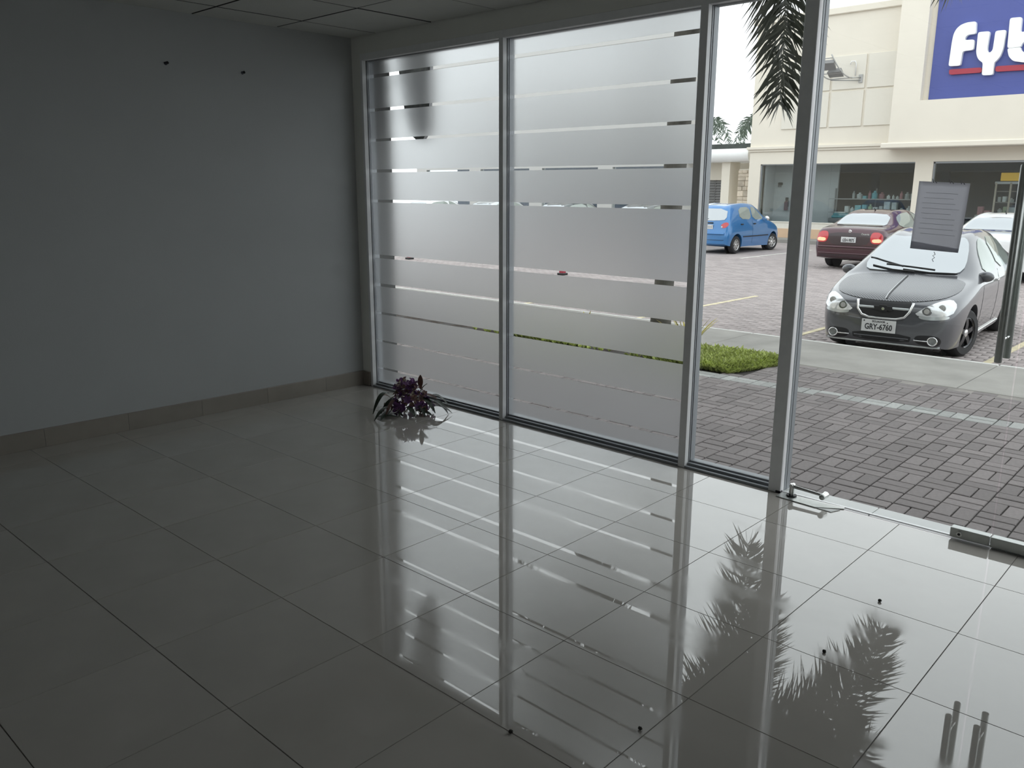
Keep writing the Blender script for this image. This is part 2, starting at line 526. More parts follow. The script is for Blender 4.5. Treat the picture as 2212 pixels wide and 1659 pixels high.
# ================================================================== ROOM SHELL
floor = MB().box(-0.3, RX + 0.2, RY - 0.2, 0.0, -0.25, -0.0022).build('floor', M['grout'])
tag(floor, kind='structure')
GA = 0.01268
ca, sa = math.cos(GA), math.sin(GA)
T, GAP = 0.5, 0.0028
def tile_poly(i, j):
    g = GAP / 2
    q = []
    for a, b in ((i * T + g, j * T + g), (i * T + T - g, j * T + g), (i * T + T - g, j * T + T - g), (i * T + g, j * T + T - g)):
        q.append((2.70075 + a * ca - b * sa, -2.41679 + a * sa + b * ca))
    return q
def tile_mesh(poly, z=0.0):
    n = len(poly)
    cx = sum(p[0] for p in poly) / n; cy = sum(p[1] for p in poly) / n
    top = []
    for p in poly:
        d = Vector((cx - p[0], cy - p[1])); L = d.length
        d = d / L * 0.0006
        top.append((p[0] + d.x, p[1] + d.y, z))
    v = [(p[0], p[1], z - 0.002) for p in poly] + top
    f = [tuple(range(n, 2 * n))]
    for i in range(n):
        k = (i + 1) % n
        f.append((i, k, k + n, i + n))
    return v, f
full = None
for i in range(-7, 12):
    for j in range(-10, 7):
        p0 = tile_poly(i, j)
        p = clip_poly(p0, -1, WA, -0.0005)
        p = clip_poly(p, 1, 0, RX)
        p = clip_poly(p, 0, 1, -0.002)
        p = clip_poly(p, 0, -1, -RY)
        if len(p) < 3: continue
        ar = abs(sum(p[k][0] * p[(k + 1) % len(p)][1] - p[(k + 1) % len(p)][0] * p[k][1] for k in range(len(p)))) / 2
        if ar < 0.002: continue
        if ar > 0.2455:
            if full is None:
                o0 = Vector((*p0[0], 0))
                v, f = tile_mesh([(a - o0.x, b - o0.y) for a, b in p0])
                full = mesh_data('tile', v, f, M['tile'])
            o = bpy.data.objects.new('tile', full)
            link(o, floor); o.location = (*p0[0], 0)
        else:
            v, f = tile_mesh(p)
            add('tile', v, f, M['tile'], floor)

# left wall, one degree off square
def wl(y): return WA * y
wall = MB().prism([(0, 0.0), (wl(RY - 0.2), RY - 0.2), (wl(RY - 0.2) - 0.2, RY - 0.2), (-0.2, 0.0)], -0.25, CEIL + 0.1, 'z').build('wall_left', M['wall'])
tag(wall, kind='structure')
bw_ = MB()  # back wall, left open for the added fill window
bw_.box(-0.3, 5.0, RY - 0.2, RY, -0.25, CEIL + 0.1); bw_.box(7.0, RX + 0.2, RY - 0.2, RY, -0.25, CEIL + 0.1)
bw_.box(5.0, 7.0, RY - 0.2, RY, -0.25, 0.9); bw_.box(5.0, 7.0, RY - 0.2, RY, 2.3, CEIL + 0.1)
tag(bw_.build('wall_back', M['wall']), kind='structure')
fill_win = structure('fill_window')  # unseen window, added to brighten the inner frame faces
MB().box(5.0, 7.0, RY - 0.11, RY - 0.10, 0.94, 2.26).build('glass_pane', M['glass'], fill_win)
for q in ((5.0, 7.0, 0.9, 0.94), (5.0, 7.0, 2.26, 2.3), (5.0, 5.04, 0.94, 2.26), (6.96, 7.0, 0.94, 2.26), (5.98, 6.02, 0.94, 2.26)):
    MB().box(q[0], q[1], RY - 0.13, RY - 0.08, q[2], q[3]).build('frame_bar', M['alu'], fill_win)
tag(MB().box(RX, RX + 0.2, RY, 0.2, -0.25, CEIL + 0.1).build('wall_right', M['wall']), kind='structure')
# front wall: lintel over the glazing and the short pier by the left wall
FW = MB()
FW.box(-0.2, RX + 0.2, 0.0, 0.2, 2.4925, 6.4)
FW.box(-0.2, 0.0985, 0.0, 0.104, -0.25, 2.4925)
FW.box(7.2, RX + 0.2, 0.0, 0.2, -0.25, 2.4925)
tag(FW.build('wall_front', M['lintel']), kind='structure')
tag(MB().box(-0.45, 0.085, 0.1065, 0.285, PZ - 0.05, 2.49, 0.004).build('trim_2', M['shadeclad']), kind='structure')   # cladding of the outer pier, its shade put into the dark colour
# the row of shops goes on to both sides
NB = MB()
for x0, x1 in ((-30, -0.46), (RX + 0.21, 26)):
    NB.box(x0, x1, -0.1, 0.2, 2.6, 6.4)
    x = x0 + 1.5
    while x < x1:
        NB.box(x - 0.25, x + 0.25, -0.1, 0.25, PZ - 0.05, 2.6); x += 4.2
    NB.box(x0, x1, -4.2, -4.0, PZ - 0.05, 2.7); NB.box(x0, x1, -4.0, 0.0, 2.6, 2.75)
tag(NB.build('wall_neighbour', M['cream']), kind='structure')

# skirting tiles on the left wall
sk = structure('baseboard_left')
y = -0.004
k = 0
while y > RY + 0.02:
    L = 0.5 if k else 0.36
    y1 = max(y - L + 0.002, RY + 0.002)
    v = [(wl(y) + 0.0, y, 0.0005), (wl(y) + 0.012, y, 0.0005), (wl(y1) + 0.012, y1, 0.0005), (wl(y1), y1, 0.0005),
         (wl(y), y, 0.114), (wl(y) + 0.009, y, 0.114), (wl(y1) + 0.009, y1, 0.114), (wl(y1), y1, 0.114),
         (wl(y) + 0.012, y, 0.110), (wl(y1) + 0.012, y1, 0.110)]
    f = [(1, 8, 9, 2), (8, 5, 6, 9), (5, 4, 7, 6), (0, 4, 5, 8, 1), (2, 9, 6, 7, 3), (0, 1, 2, 3), (0, 3, 7, 4)]
    add('skirting_tile', v, f, M['skirt'], sk)
    y -= L; k += 1
MB().box(0.013, 0.098, -0.012, -0.0005, 0.0005, 0.114, 0.002).build('skirting_tile', M['skirt'], sk)

# ceiling of lay-in panels
ce = MB().box(-0.3, RX + 0.2, RY - 0.2, 0.0, CEIL + 0.012, CEIL + 0.1).build('ceiling', M['seam'])
tag(ce, kind='structure')
xe = [-0.2, 0.305] + [0.305 + 0.6 * k for k in range(1, 13)]
ye = [0.0] + [-0.612 - 0.606 * k for k in range(0, 11)]
for a in range(len(xe) - 1):
    for b in range(len(ye) - 1):
        x0, x1 = xe[a] + 0.0045, min(xe[a + 1] - 0.0045, RX - 0.001)
        y1, y0 = ye[b] - 0.0045, max(ye[b + 1] + 0.0045, RY)
        if x1 - x0 < 0.02 or y1 - y0 < 0.02: continue
        p = clip_poly([(x0, y0), (x1, y0), (x1, y1), (x0, y1)], -1, WA, -0.002)
        if len(p) < 3: continue
        dz = random.uniform(-0.0015, 0.0015)
        n = len(p)
        cx = sum(q[0] for q in p) / n; cy = sum(q[1] for q in p) / n
        v = [(q[0] + (cx - q[0]) * 0.008, q[1] + (cy - q[1]) * 0.008, CEIL + dz) for q in p] + [(q[0], q[1], CEIL + 0.006) for q in p] + [(q[0], q[1], CEIL + 0.013) for q in p]
        f = [tuple(range(n))[::-1]] + [(i, (i + 1) % n, (i + 1) % n + n, i + n) for i in range(n)] + [(i + n, (i + 1) % n + n, (i + 1) % n + 2 * n, i + 2 * n) for i in range(n)]
        o = add('ceiling_panel', v, f, M['ceiling'], ce)
        o.data.materials.append(M['seam'])
        for q in o.data.polygons:
            if len(q.vertices) == 4 and abs(q.normal.z) < 0.9: q.material_index = 1

# ================================================================== STOREFRONT
GY = 0.060                       # inner face of the glass
HEAD0, HEAD1 = 2.446, 2.4915
def mullion(x0, x1, parent, d=0.105, beads=True):
    b = MB(); b.box(x0, x1, -0.002, 0.034, 0.0005, HEAD0, 0.0015).build('mullion', M['alulit'], parent)
    MB().box(x0 + 0.003, x1 - 0.003, 0.034, 0.041, 0.0005, HEAD0).build('gasket', M['rubber'], parent)
    g = MB(); g.box(x0 + 0.0005, x1 - 0.0005, 0.041, 0.052, 0.0005, HEAD0, 0.001); g.build('glazing_bead', M['alu'], parent)
    MB().box(x0 + 0.002, x1 - 0.002, 0.052, 0.058, 0.0005, HEAD0).build('gasket', M['rubber'], parent)
    MB().box(x0, x1, 0.058, d, 0.0005, HEAD0, 0.001).build('mullion_back', M['alu'], parent)
def rail(x0, x1, z0, z1, parent, name):
    MB().box(x0, x1, -0.002, 0.034, z0, z1, 0.0015).build(name, M['alulit'] if name == 'frame_head' else M['alu'], parent)
    MB().box(x0, x1, 0.034, 0.041, z0 + 0.003, z1 - 0.003).build('gasket', M['rubber'], parent)
    MB().box(x0, x1, 0.041, 0.056, z0 + 0.001, z1 - 0.001).build('glazing_bead', M['alu'], parent)
    MB().box(x0, x1, 0.056, 0.105, z0, z1).build('frame_back', M['alu'], parent)
def sill(x0, x1, parent):
    MB().box(x0, x1, -0.004, 0.016, 0.0005, 0.013).build('frame_sill', M['alu'], parent)
    MB().box(x0, x1, 0.016, 0.026, 0.0005, 0.009).build('gasket', M['rubber'], parent)
    MB().box(x0, x1, 0.026, 0.046, 0.0005, 0.026, 0.0015).build('frame_sill', M['alu'], parent)
    MB().box(x0, x1, 0.046, 0.053, 0.0005, 0.022).build('gasket', M['rubber'], parent)
    MB().box(x0, x1, 0.053, 0.105, 0.0005, 0.034, 0.0015).build('frame_sill', M['alu'], parent)
def pane(x0, x1, z0, z1, parent, y=GY):
    return MB().box(x0, x1, y, y + 0.008, z0, z1).build('glass_pane', M['glass'], parent)
CLEAR = [(2.326, 2.349), (2.091, 2.112), (1.877, 1.896), (1.653, 1.675), (1.434, 1.4545), (1.014, 1.0415), (0.797, 0.8205), (0.580, 0.597), (0.359, 0.374), (0.139, 0.1545)]
def film(x0, x1, parent):
    edges = [HEAD0 - 0.002] + [e for b, t in CLEAR for e in (t, b)] + [0.036]
    for k in range(0, len(edges), 2):
        MB().box(x0, x1, GY - 0.0016, GY - 0.0006, edges[k + 1], edges[k]).build('frosted_strip', M['frost'], parent)
win1 = structure('window_1')
MB().box(0.1, 0.1245, -0.002, 0.033, 0.0005, HEAD0, 0.0015).build('frame_stile', M['alulit'], win1)
MB().box(0.1, 0.122, 0.033, 0.039, 0.0005, HEAD0).build('gasket', M['rubber'], win1)
MB().box(0.1, 0.1235, 0.039, 0.105, 0.0005, HEAD0, 0.001).build('frame_back', M['alu'], win1)
rail(0.1, 1.557, HEAD0, HEAD1, win1, 'frame_head')
mullion(1.521, 1.557, win1)
sill(0.1245, 1.521, win1)
pane(0.1238, 1.5212, 0.034, HEAD0, win1)
film(0.128, 1.519, win1)
win2 = structure('window_2')
rail(1.557, 2.992, HEAD0, HEAD1, win2, 'frame_head')
mullion(2.947, 2.992, win2)
sill(1.557, 2.947, win2)
pane(1.5568, 2.9472, 0.034, HEAD0, win2)
film(1.561, 2.945, win2)
win3 = structure('window_3')
rail(2.992, 3.571, HEAD0, HEAD1, win3, 'frame_head')
sill(2.992, 3.504, win3)
pane(2.9918, 3.5042, 0.034, HEAD0, win3)
# door post
MB().box(3.504, 3.571, -0.006, 0.036, 0.0005, HEAD0, 0.002).build('door_post', M['alulit'], win3)
MB().box(3.507, 3.5685, 0.036, 0.041, 0.0005, HEAD0).build('gasket', M['rubber'], win3)
MB().box(3.504, 3.5705, 0.041, 0.062, 0.0005, HEAD0, 0.0015).build('door_post', M['alu'], win3)
MB().box(3.507, 3.568, 0.062, 0.066, 0.0005, HEAD0).build('gasket', M['rubber'], win3)
MB().box(3.504, 3.571, 0.066, 0.105, 0.0005, HEAD0, 0.0015).build('door_post', M['alu'], win3)
MB().box(3.545, 3.574, -0.010, 0.02, 0.0005, 0.012, 0.003).build('post_foot', M['rubber'], win3)

# glass doors: left leaf and right leaf
def lock_patch(x0, x1, z0, z1, y, parent, lockx):
    p = MB().box(x0, x1, y - 0.018, y + 0.028, z0, z1, 0.002).build('patch_fitting', M['steel'], parent)
    c = MB()
    c.tube([(lockx, y - 0.018, (z0 + z1) / 2), (lockx, y - 0.026, (z0 + z1) / 2)], 0.0115, 16)
    c.build('lock_cylinder', M['chrome'], p, True, 40)
    MB().tube([(lockx, y - 0.026, (z0 + z1) / 2), (lockx, y - 0.0275, (z0 + z1) / 2)], 0.006, 12).build('keyway', M['black'], p)
    return p
d1 = structure('door_1')
DY = 0.008
MB().box(3.578, 4.551, DY, DY + 0.010, 0.012, HEAD0 - 0.006).build('glass_pane', M['glass'], d1)
lock_patch(4.392, 4.5525, 0.010, 0.054, DY, d1, 4.432)
rail(3.571, 5.53, HEAD0, HEAD1, d1, 'frame_head')
for yy, nm in ((-0.055, 'inner'), (0.078, 'outer')):
    t = MB()
    x = 4.500
    t.tube([(x, yy, 0.838), (x, yy, 0.842), (x, yy, 1.640), (x, yy, 1.644)], [0.0125, 0.015, 0.015, 0.0125], 18)
    h = t.build('pull_handle', M['steel'], d1, True, 40)
    for z in (0.935, 1.545):
        s = MB()
        if yy < 0: s.tube([(x, yy + 0.013, z), (x, DY - 0.001, z)], 0.008, 12)
        else: s.tube([(x, DY + 0.011, z), (x, yy - 0.013, z)], 0.008, 12)
        s.build('standoff', M['chrome'], h, True, 40)
# offset pivot at the foot of the post: floor plate, base, post, arm, glass button
MB().tube([(3.636, -0.010, 0.0045), (3.636, -0.010, 0.011)], 0.026, 20).build('pivot_base', M['black'], d1, True, 40)
pv = MB(); pv.tube([(3.636, -0.010, 0.011), (3.636, -0.010, 0.066), (3.636, -0.010, 0.070)], [0.0135, 0.0135, 0.010], 16)
pvo = pv.build('pivot_post', M['chrome'], d1, True, 40)
MB().tube([(3.636, -0.010, 0.057), (3.80, -0.018, 0.052)], [0.009, 0.0075], 14).build('pivot_arm', M['chrome'], pvo, True, 40)
MB().tube([(3.636, -0.024, 0.060), (3.636, DY - 0.001, 0.060)], [0.0095, 0.0105], 14).build('glass_button', M['chrome'], pvo, True, 40)
MB().tube([(3.806, -0.034, 0.050), (3.806, DY - 0.001, 0.050)], [0.014, 0.0175], 16).build('glass_button', M['chrome'], pvo, True, 40)
MB().ball((3.806, -0.036, 0.049), 0.0155, 14, 8).build('arm_end', M['steel'], pvo, True)
fs = MB(); fs.prism([(3.577, -0.064), (3.79, -0.077), (3.905, 0.000), (3.900, 0.022), (3.577, 0.008)], 0.0006, 0.0045, 'z')
fs.build('floor_spring_cover', M['steel'], d1)
MB().prism([(3.800, -0.079), (3.874, -0.082), (3.896, -0.022)], 0.0006, 0.0035, 'z').build('cover_corner', M['sill'], d1)
MB().box(3.572, 5.53, 0.026, 0.040, -0.002, 0.0035, 0.001).build('door_sill', M['white'], d1)
d2 = structure('door_2')
MB().box(4.559, 5.52, DY + 0.004, DY + 0.014, 0.012, HEAD0 - 0.006).build('glass_pane', M['glass'], d2)
lock_patch(4.5575, 4.752, 0.006, 0.052, DY + 0.003, d2, 4.700)
for yy in (-0.052, 0.084):
    t = MB(); t.tube([(4.62, yy, 0.842), (4.62, yy, 1.640)], 0.015, 18)
    h = t.build('pull_handle', M['steel'], d2, True, 40)
    for z in (0.935, 1.545):
        s = MB()
        if yy < 0: s.tube([(4.62, yy + 0.013, z), (4.62, DY + 0.003, z)], 0.008, 12)
        else: s.tube([(4.62, DY + 0.015, z), (4.62, yy - 0.013, z)], 0.008, 12)
        s.build('standoff', M['chrome'], h, True, 40)
tag(MB().box(5.53, 7.2, 0.0, 0.2, -0.25, 2.4925).build('wall_front_right', M['wall']), kind='structure')  # unseen stretch, closed off as wall to keep the room darker

# outer threshold step, in slabs
th = structure('trim_1')
for a, b in ((-0.0, 1.2), (1.2, 2.4), (2.4, 3.571), (3.571, 4.02), (4.02, 4.62), (4.62, 6.2), (6.2, 7.6)):
    MB().box(a + 0.0015, b - 0.0015, 0.0, 0.152, PZ - 0.05, -0.001, 0.004).build('threshold_slab', M['sill'], th)

# ---- notice hanging on the left door leaf
nt_ = thing('paper_notice', 'grey paper notice hung on the glass door beside the long handle', 'notice', (4.185, DY - 0.004, 1.43))
def sheet(u, v):
    TL, TR, BL, BR = (4.087, 1.581), (4.293, 1.571), (4.081, 1.290), (4.283, 1.281)
    x = (TL[0] * (1 - u) + TR[0] * u) * (1 - v) + (BL[0] * (1 - u) + BR[0] * u) * v
    z = (TL[1] * (1 - u) + TR[1] * u) * (1 - v) + (BL[1] * (1 - u) + BR[1] * u) * v
    y = DY - 0.005 - 0.012 * (v ** 3) * (0.4 + u) - 0.004 * math.sin(u * 3.1) * v
    return (x, y, z)
nu, nv = 10, 14
v = [sheet(i / nu, j / nv) for j in range(nv + 1) for i in range(nu + 1)]
f = [(j * (nu + 1) + i, j * (nu + 1) + i + 1, (j + 1) * (nu + 1) + i + 1, (j + 1) * (nu + 1) + i) for j in range(nv) for i in range(nu)]
n = len(v)
v2 = v + [(a, b - 0.0006, c) for a, b, c in v]
f2 = f + [tuple(i + n for i in q[::-1]) for q in f]
rim = [i for i in range(nu + 1)] + [j * (nu + 1) + nu for j in range(1, nv + 1)] + [nv * (nu + 1) + i for i in range(nu - 1, -1, -1)] + [j * (nu + 1) for j in range(nv - 1, 0, -1)]
f2 += [(rim[k], rim[(k + 1) % len(rim)], rim[(k + 1) % len(rim)] + n, rim[k] + n) for k in range(len(rim))]
add('paper_sheet', v2, f2, M['paper'], nt_, True)
ln = MB()
for k in range(9):
    vv = 0.16 + 0.075 * k
    u0, u1 = 0.12 + random.uniform(0, 0.05), random.uniform(0.72, 0.9)
    q = []
    for i in range(7):
        uu = u0 + (u1 - u0) * i / 6
        a = sheet(uu, vv); b = sheet(uu, vv + 0.004)
        q.append((a, b))
    base = len(ln.v)
    for a, b in q:
        ln.v += [(a[0], a[1] - 0.0011, a[2]), (b[0], b[1] - 0.0011, b[2])]
    for i in range(6):
        ln.f.append((base + 2 * i, base + 2 * i + 1, base + 2 * i + 3, base + 2 * i + 2))
o = ln.build('printed_lines', M['ink'], nt_); o['kind'] = 'stuff'
fo_ = []
for i in range(9):
    u = i / 8
    a = sheet(u, 0.885 + 0.055 * u); b = sheet(u, 0.998)
    fo_ += [(a[0], a[1] + 0.0012, a[2]), (b[0], b[1] + 0.0012, b[2])]
add('paper_fold', fo_, [(2 * i, 2 * i + 1, 2 * i + 3, 2 * i + 2) for i in range(8)], M['paperfold'], nt_, True)
for px, pz in ((4.150, 1.580), (4.218, 1.577), (4.262, 1.574)):
    tb = MB(); pts = [(px - 0.008, DY - 0.0075, pz + 0.010), (px - 0.002, DY - 0.008, pz - 0.006), (px + 0.003, DY - 0.008, pz + 0.004), (px + 0.010, DY - 0.0075, pz - 0.008)]
    tb.tube(pts, 0.0018, 6).build('tape_scrap', M['tape'], nt_)
tb = MB(); tb.tube([(4.183, DY - 0.010, 1.279), (4.187, DY - 0.004, 1.268), (4.177, DY - 0.003, 1.262), (4.186, DY - 0.003, 1.254), (4.176, DY - 0.003, 1.246), (4.183, DY - 0.003, 1.236)], 0.0014, 6).build('tape_scrap', M['tape'], nt_)

# ---- wall plugs left in the wall
for yy, zz, lb in ((-1.407, 2.298, 'dark screw left in the wall, farther from the window'), (-0.888, 2.289, 'dark screw left in the wall, nearer the window')):
    x = wl(yy)
    e = thing('wall_screw', lb, 'screw', (x + 0.001, yy, zz))
    MB().tube([(x + 0.0005, yy, zz), (x + 0.022, yy, zz + 0.002)], 0.004, 8).build('shank', M['black'], e, True, 40)
    MB().tube([(x + 0.022, yy, zz + 0.002), (x + 0.024, yy, zz + 0.002), (x + 0.028, yy, zz + 0.003)], [0.004, 0.0095, 0.006], 10).build('screw_head', M['black'], e, True, 40)
    MB().tube([(x + 0.0004, yy, zz), (x + 0.003, yy, zz)], [0.011, 0.008], 10).build('plug_collar', M['tape'], e, True, 40)

# ---- dried flower bunch on the floor
fb = thing('flower_bunch', 'dried purple flower bunch with dark leaves lying on the floor by the frosted window', 'flowers', (0.92, -0.27, 0.0))
def blade(base, tip, w, arch, n=7, droop=0.0, up=Vector((0, 0, 1)), cup=0.25):
    base, tip = Vector(base), Vector(tip)
    d = tip - base; side = d.cross(up).normalized()
    v = []; f = []
    for i in range(n + 1):
        t = i / n
        c = base + d * t + Vector((0, 0, 1)) * (arch * 4 * t * (1 - t) - droop * t * t)
        ww = w * (math.sin(math.pi * min(1, t * 0.93 + 0.05)) ** 0.8)
        nrm = Vector((0, 0, 1))
        v += [c - side * ww + nrm * ww * cup, c, c + side * ww + nrm * ww * cup]
    for i in range(n):
        a = 3 * i
        f += [(a, a + 1, a + 4, a + 3), (a + 1, a + 2, a + 5, a + 4)]
    m = len(v)
    v2 = v + [p - Vector((0, 0, 0.0012)) for p in v]
    f2 = f + [tuple(k + m for k in q[::-1]) for q in f]
    return v2, f2
C0 = Vector((0.90, -0.25, 0.0))
leaves = [  # base, tip, width, arch
    ((0.845, -0.40, 0.012), (0.975, -0.590, 0.006), 0.022, 0.010), ((1.010, -0.47, 0.010), (0.885, -0.565, 0.004), 0.020, 0.008), ((0.88, -0.42, 0.05), (0.955, -0.63, 0.004), 0.016, 0.03),
    ((0.78, -0.36, 0.12), (0.83, -0.545, 0.012), 0.019, 0.055), ((1.02, -0.20, 0.06), (1.175, -0.155, 0.004), 0.026, 0.045), ((1.06, -0.23, 0.04), (1.20, -0.14, 0.010), 0.022, 0.03),
    ((0.99, -0.27, 0.06), (1.11, -0.315, 0.003), 0.024, 0.035), ((0.96, -0.36, 0.05), (1.085, -0.375, 0.004), 0.022, 0.02), ((0.87, -0.36, 0.10), (0.935, -0.52, 0.006), 0.014, 0.03),
    ((1.00, -0.16, 0.11), (1.10, -0.07, 0.02), 0.022, 0.03), ((0.84, -0.33, 0.09), (0.86, -0.50, 0.01), 0.020, 0.03), ((0.98, -0.24, 0.10), (1.13, -0.235, 0.015), 0.024, 0.03),
    ((0.935, -0.20, 0.15), (0.955, -0.215, 0.258), 0.019, 0.0), ((0.86, -0.26, 0.17), (0.845, -0.275, 0.225), 0.012, 0.0), ((0.77, -0.33, 0.07), (0.74, -0.40, 0.095), 0.016, 0.02),
    ((0.96, -0.23, 0.13), (1.01, -0.20, 0.20), 0.024, 0.01), ((0.98, -0.22, 0.12), (1.09, -0.18, 0.10), 0.022, 0.01), ((0.99, -0.30, 0.02), (1.14, -0.27, 0.004), 0.024, 0.012), ((0.90, -0.42, 0.01), (1.0, -0.42, 0.004), 0.020, 0.012)]
for i, (b, t, w, a) in enumerate(leaves):
    v, f = blade(b, t, w, a)
    add('leaf', v, f, M['brown'] if i in (8, 12, 13, 14, 16) else M['leafdark'], fb, True)
prnd = random.Random(3)
for i in range(150):
    th = prnd.uniform(0, 2 * math.pi)
    hh = prnd.uniform(0, 1) ** 1.15
    rr = (0.165 - 0.105 * hh) * (prnd.uniform(0.15, 1) ** 0.5) * (1.15 if prnd.random() < 0.2 else 1)
    c = C0 + Vector((0.0 + 0.012 * math.sin(hh * 5), -0.035, 0.022 + 0.185 * hh)) + Vector((math.cos(th) * rr * 1.05, math.sin(th) * rr * 0.95, prnd.uniform(-.01, .012)))
    c.z = max(c.z, 0.02)
    nrm = (c - C0 - Vector((0, 0, 0.03))).normalized()
    a = nrm.orthogonal().normalized(); b = nrm.cross(a)
    bl = MB(); ph0 = prnd.uniform(0, 6)
    np_ = prnd.choice((4, 5, 5, 6)); R = prnd.uniform(0.016, 0.034)
    for k in range(np_):
        ph = ph0 + 2 * math.pi * k / np_
        d = a * math.cos(ph) + b * math.sin(ph); s_ = nrm.cross(d)
        lift = prnd.uniform(0.1, 0.9)
        p0 = c; p1 = c + d * R * 0.55 + nrm * R * 0.35 * lift; p2 = c + d * R + nrm * R * lift
        w1 = R * 0.42; w2 = R * 0.16
        bl.raw([p0, p1 - s_ * w1 + nrm * R * 0.1, p1, p1 + s_ * w1 + nrm * R * 0.1, p2 - s_ * w2, p2 + s_ * w2], [(0, 1, 2), (0, 2, 3), (1, 4, 2), (2, 4, 5), (2, 5, 3)])
    bl.build('blossom', M['purple'] if prnd.random() < 0.46 else (M['brown'] if prnd.random() < 0.8 else M['drycream']), fb)
for i in range(9):
    th = prnd.uniform(0, 6.28)
    p0 = C0 + Vector((0.06 * math.cos(th), 0.06 * math.sin(th), 0.10))
    p3 = C0 + Vector((0.17 * math.cos(th), 0.15 * math.sin(th) - 0.06, 0.006))
    MB().tube(bez(p0, p0 + Vector((0.05 * math.cos(th), 0.05 * math.sin(th), 0.04)), p3 + Vector((0, 0, 0.08)), p3, 7), 0.003, 6).build('stem', M['brown'], fb, True)
rb = []
for i in range(14):
    t = i / 13
    rb.append((0.935 + 0.035 * math.sin(t * 4.2), -0.425 - 0.05 * t + 0.02 * math.cos(t * 5), 0.045 * (1 - t) + 0.006))
r2 = MB()
for i, p in enumerate(rb):
    r2.v += [(p[0], p[1], p[2]), (p[0] + 0.008, p[1] + 0.004, p[2] + 0.010)]
for i in range(13): r2.f.append((2 * i, 2 * i + 1, 2 * i + 3, 2 * i + 2))
r2.build('ribbon', M['ribbon'], fb, True)

# ---- crumbs of dirt on the floor
for k, (x, y, lb) in enumerate(((3.911, -2.405, 'black crumb of dirt on the floor below the foot of the reflected middle mullion'), (4.176, -2.132, 'black crumb of dirt on the floor left of the palm reflection'), (4.389, -1.348, 'small black crumb on the pale tile above the palm reflection'), (4.390, -0.846, 'tiny black crumb on the pale tile nearest the door'))):
    b = MB(); b.ball((x, y, 0.0058), 0.0068, 7, 5, (1.1, 0.85, 0.85))
    rr = random.Random(k)
    b.v = [(p[0] + rr.uniform(-.0015, .0015), p[1] + rr.uniform(-.0015, .0015), max(0.0002, p[2])) for p in b.v]
    tag(b.build('dirt_crumb', M['crumb']), lb, 'dirt', 'crumbs on the floor')

# ================================================================== OUTSIDE GROUND
# ---- parking lot of small pavers
lot = MB().box(-45, 14, 5.66, 25.3, RZ - 0.25, RZ - 0.006).build('road', M['roadj'])
tag(lot, kind='structure')
bw, bl_ = 0.105, 0.21
nx, ny = int(22 / bl_), int(12.6 / bw)
ii, jj = np.meshgrid(np.arange(nx), np.arange(ny), indexing='ij')
ii = ii.ravel(); jj = jj.ravel()
x0 = -14.0 + ii * bl_ + (jj % 2) * bl_ / 2; y0 = 5.72 + jj * bw
g = 0.006
zz = RZ + rng.uniform(-0.003, 0.003, len(ii))
nB = len(ii)
V = np.zeros((nB, 8, 3))
ins = 0.006
for k, (dx, dy) in enumerate(((g, g), (bl_ - g, g), (bl_ - g, bw - g), (g, bw - g))):
    V[:, k, 0] = x0 + dx; V[:, k, 1] = y0 + dy; V[:, k, 2] = RZ - 0.008
    V[:, k + 4, 0] = x0 + dx + (ins if dx < bl_ / 2 else -ins); V[:, k + 4, 1] = y0 + dy + (ins if dy < bw / 2 else -ins); V[:, k + 4, 2] = zz
Fq = np.array([(4, 5, 6, 7), (0, 1, 5, 4), (1, 2, 6, 5), (2, 3, 7, 6), (3, 0, 4, 7)])
F = (np.arange(nB)[:, None, None] * 8 + Fq[None]).reshape(-1, 4)
me = bpy.data.meshes.new('road_pavers')
me.vertices.add(nB * 8); me.vertices.foreach_set('co', V.reshape(-1))
me.loops.add(F.size); me.loops.foreach_set('vertex_index', F.reshape(-1).astype(np.int32))
me.polygons.add(len(F)); me.polygons.foreach_set('loop_start', (np.arange(len(F)) * 4).astype(np.int32))
me.update(calc_edges=True)
me.materials.append(M['road'])
o = bpy.data.objects.new('road_pavers', me); link(o, lot); o['kind'] = 'stuff'
# surface beyond, too fine to lay brick by brick
MB().box(-45, -14.0, 5.70, 25.3, RZ - 0.02, RZ - 0.001).build('far_paving', M['road'], lot)
MB().box(8.05, 14, 5.70, 25.3, RZ - 0.02, RZ - 0.001).build('far_paving', M['road'], lot)
MB().box(-14.0, 8.05, 18.32, 25.3, RZ - 0.02, RZ - 0.001).build('far_paving', M['road'], lot)
# painted bays
for x, ya, yb in ((0.50, 5.74, 10.4), (2.88, 5.74, 10.4), (5.25, 5.74, 10.4), (-1.95, 5.74, 10.4), (-4.3, 5.74, 10.4)):
    MB().box(x - 0.04, x + 0.04, ya, yb, RZ - 0.004, RZ + 0.005).build('bay_line', M['yellow'], lot)
for x, ya, yb in ((-6.35, 17.9, 22.6), (-3.9, 18.2, 22.6), (-8.8, 18.4, 22.6), (-1.5, 18.4, 22.6), (0.95, 18.4, 22.6)):
    MB().box(x - 0.05, x + 0.05, ya, yb, RZ - 0.004, RZ + 0.006).build('bay_line', M['whiteline'], lot)

# ---- concrete walk with kerb edge
wk = structure('sidewalk')
xs = [-24, -18.4, -13.0, -7.6, -5.06, -2.30, 0.467, 3.231, 6.0, 8.8, 14]
for a, b in zip(xs[:-1], xs[1:]):
    MB().box(a + 0.003, b - 0.003, 4.222, 5.60, RZ - 0.2, PZ, 0.004).build('concrete_slab', M['concrete'], wk)
    MB().box(a + 0.003, b - 0.003, 5.60, 5.66, RZ - 0.2, PZ + 0.003, 0.012).build('kerb_edge', M['kerb'], wk)

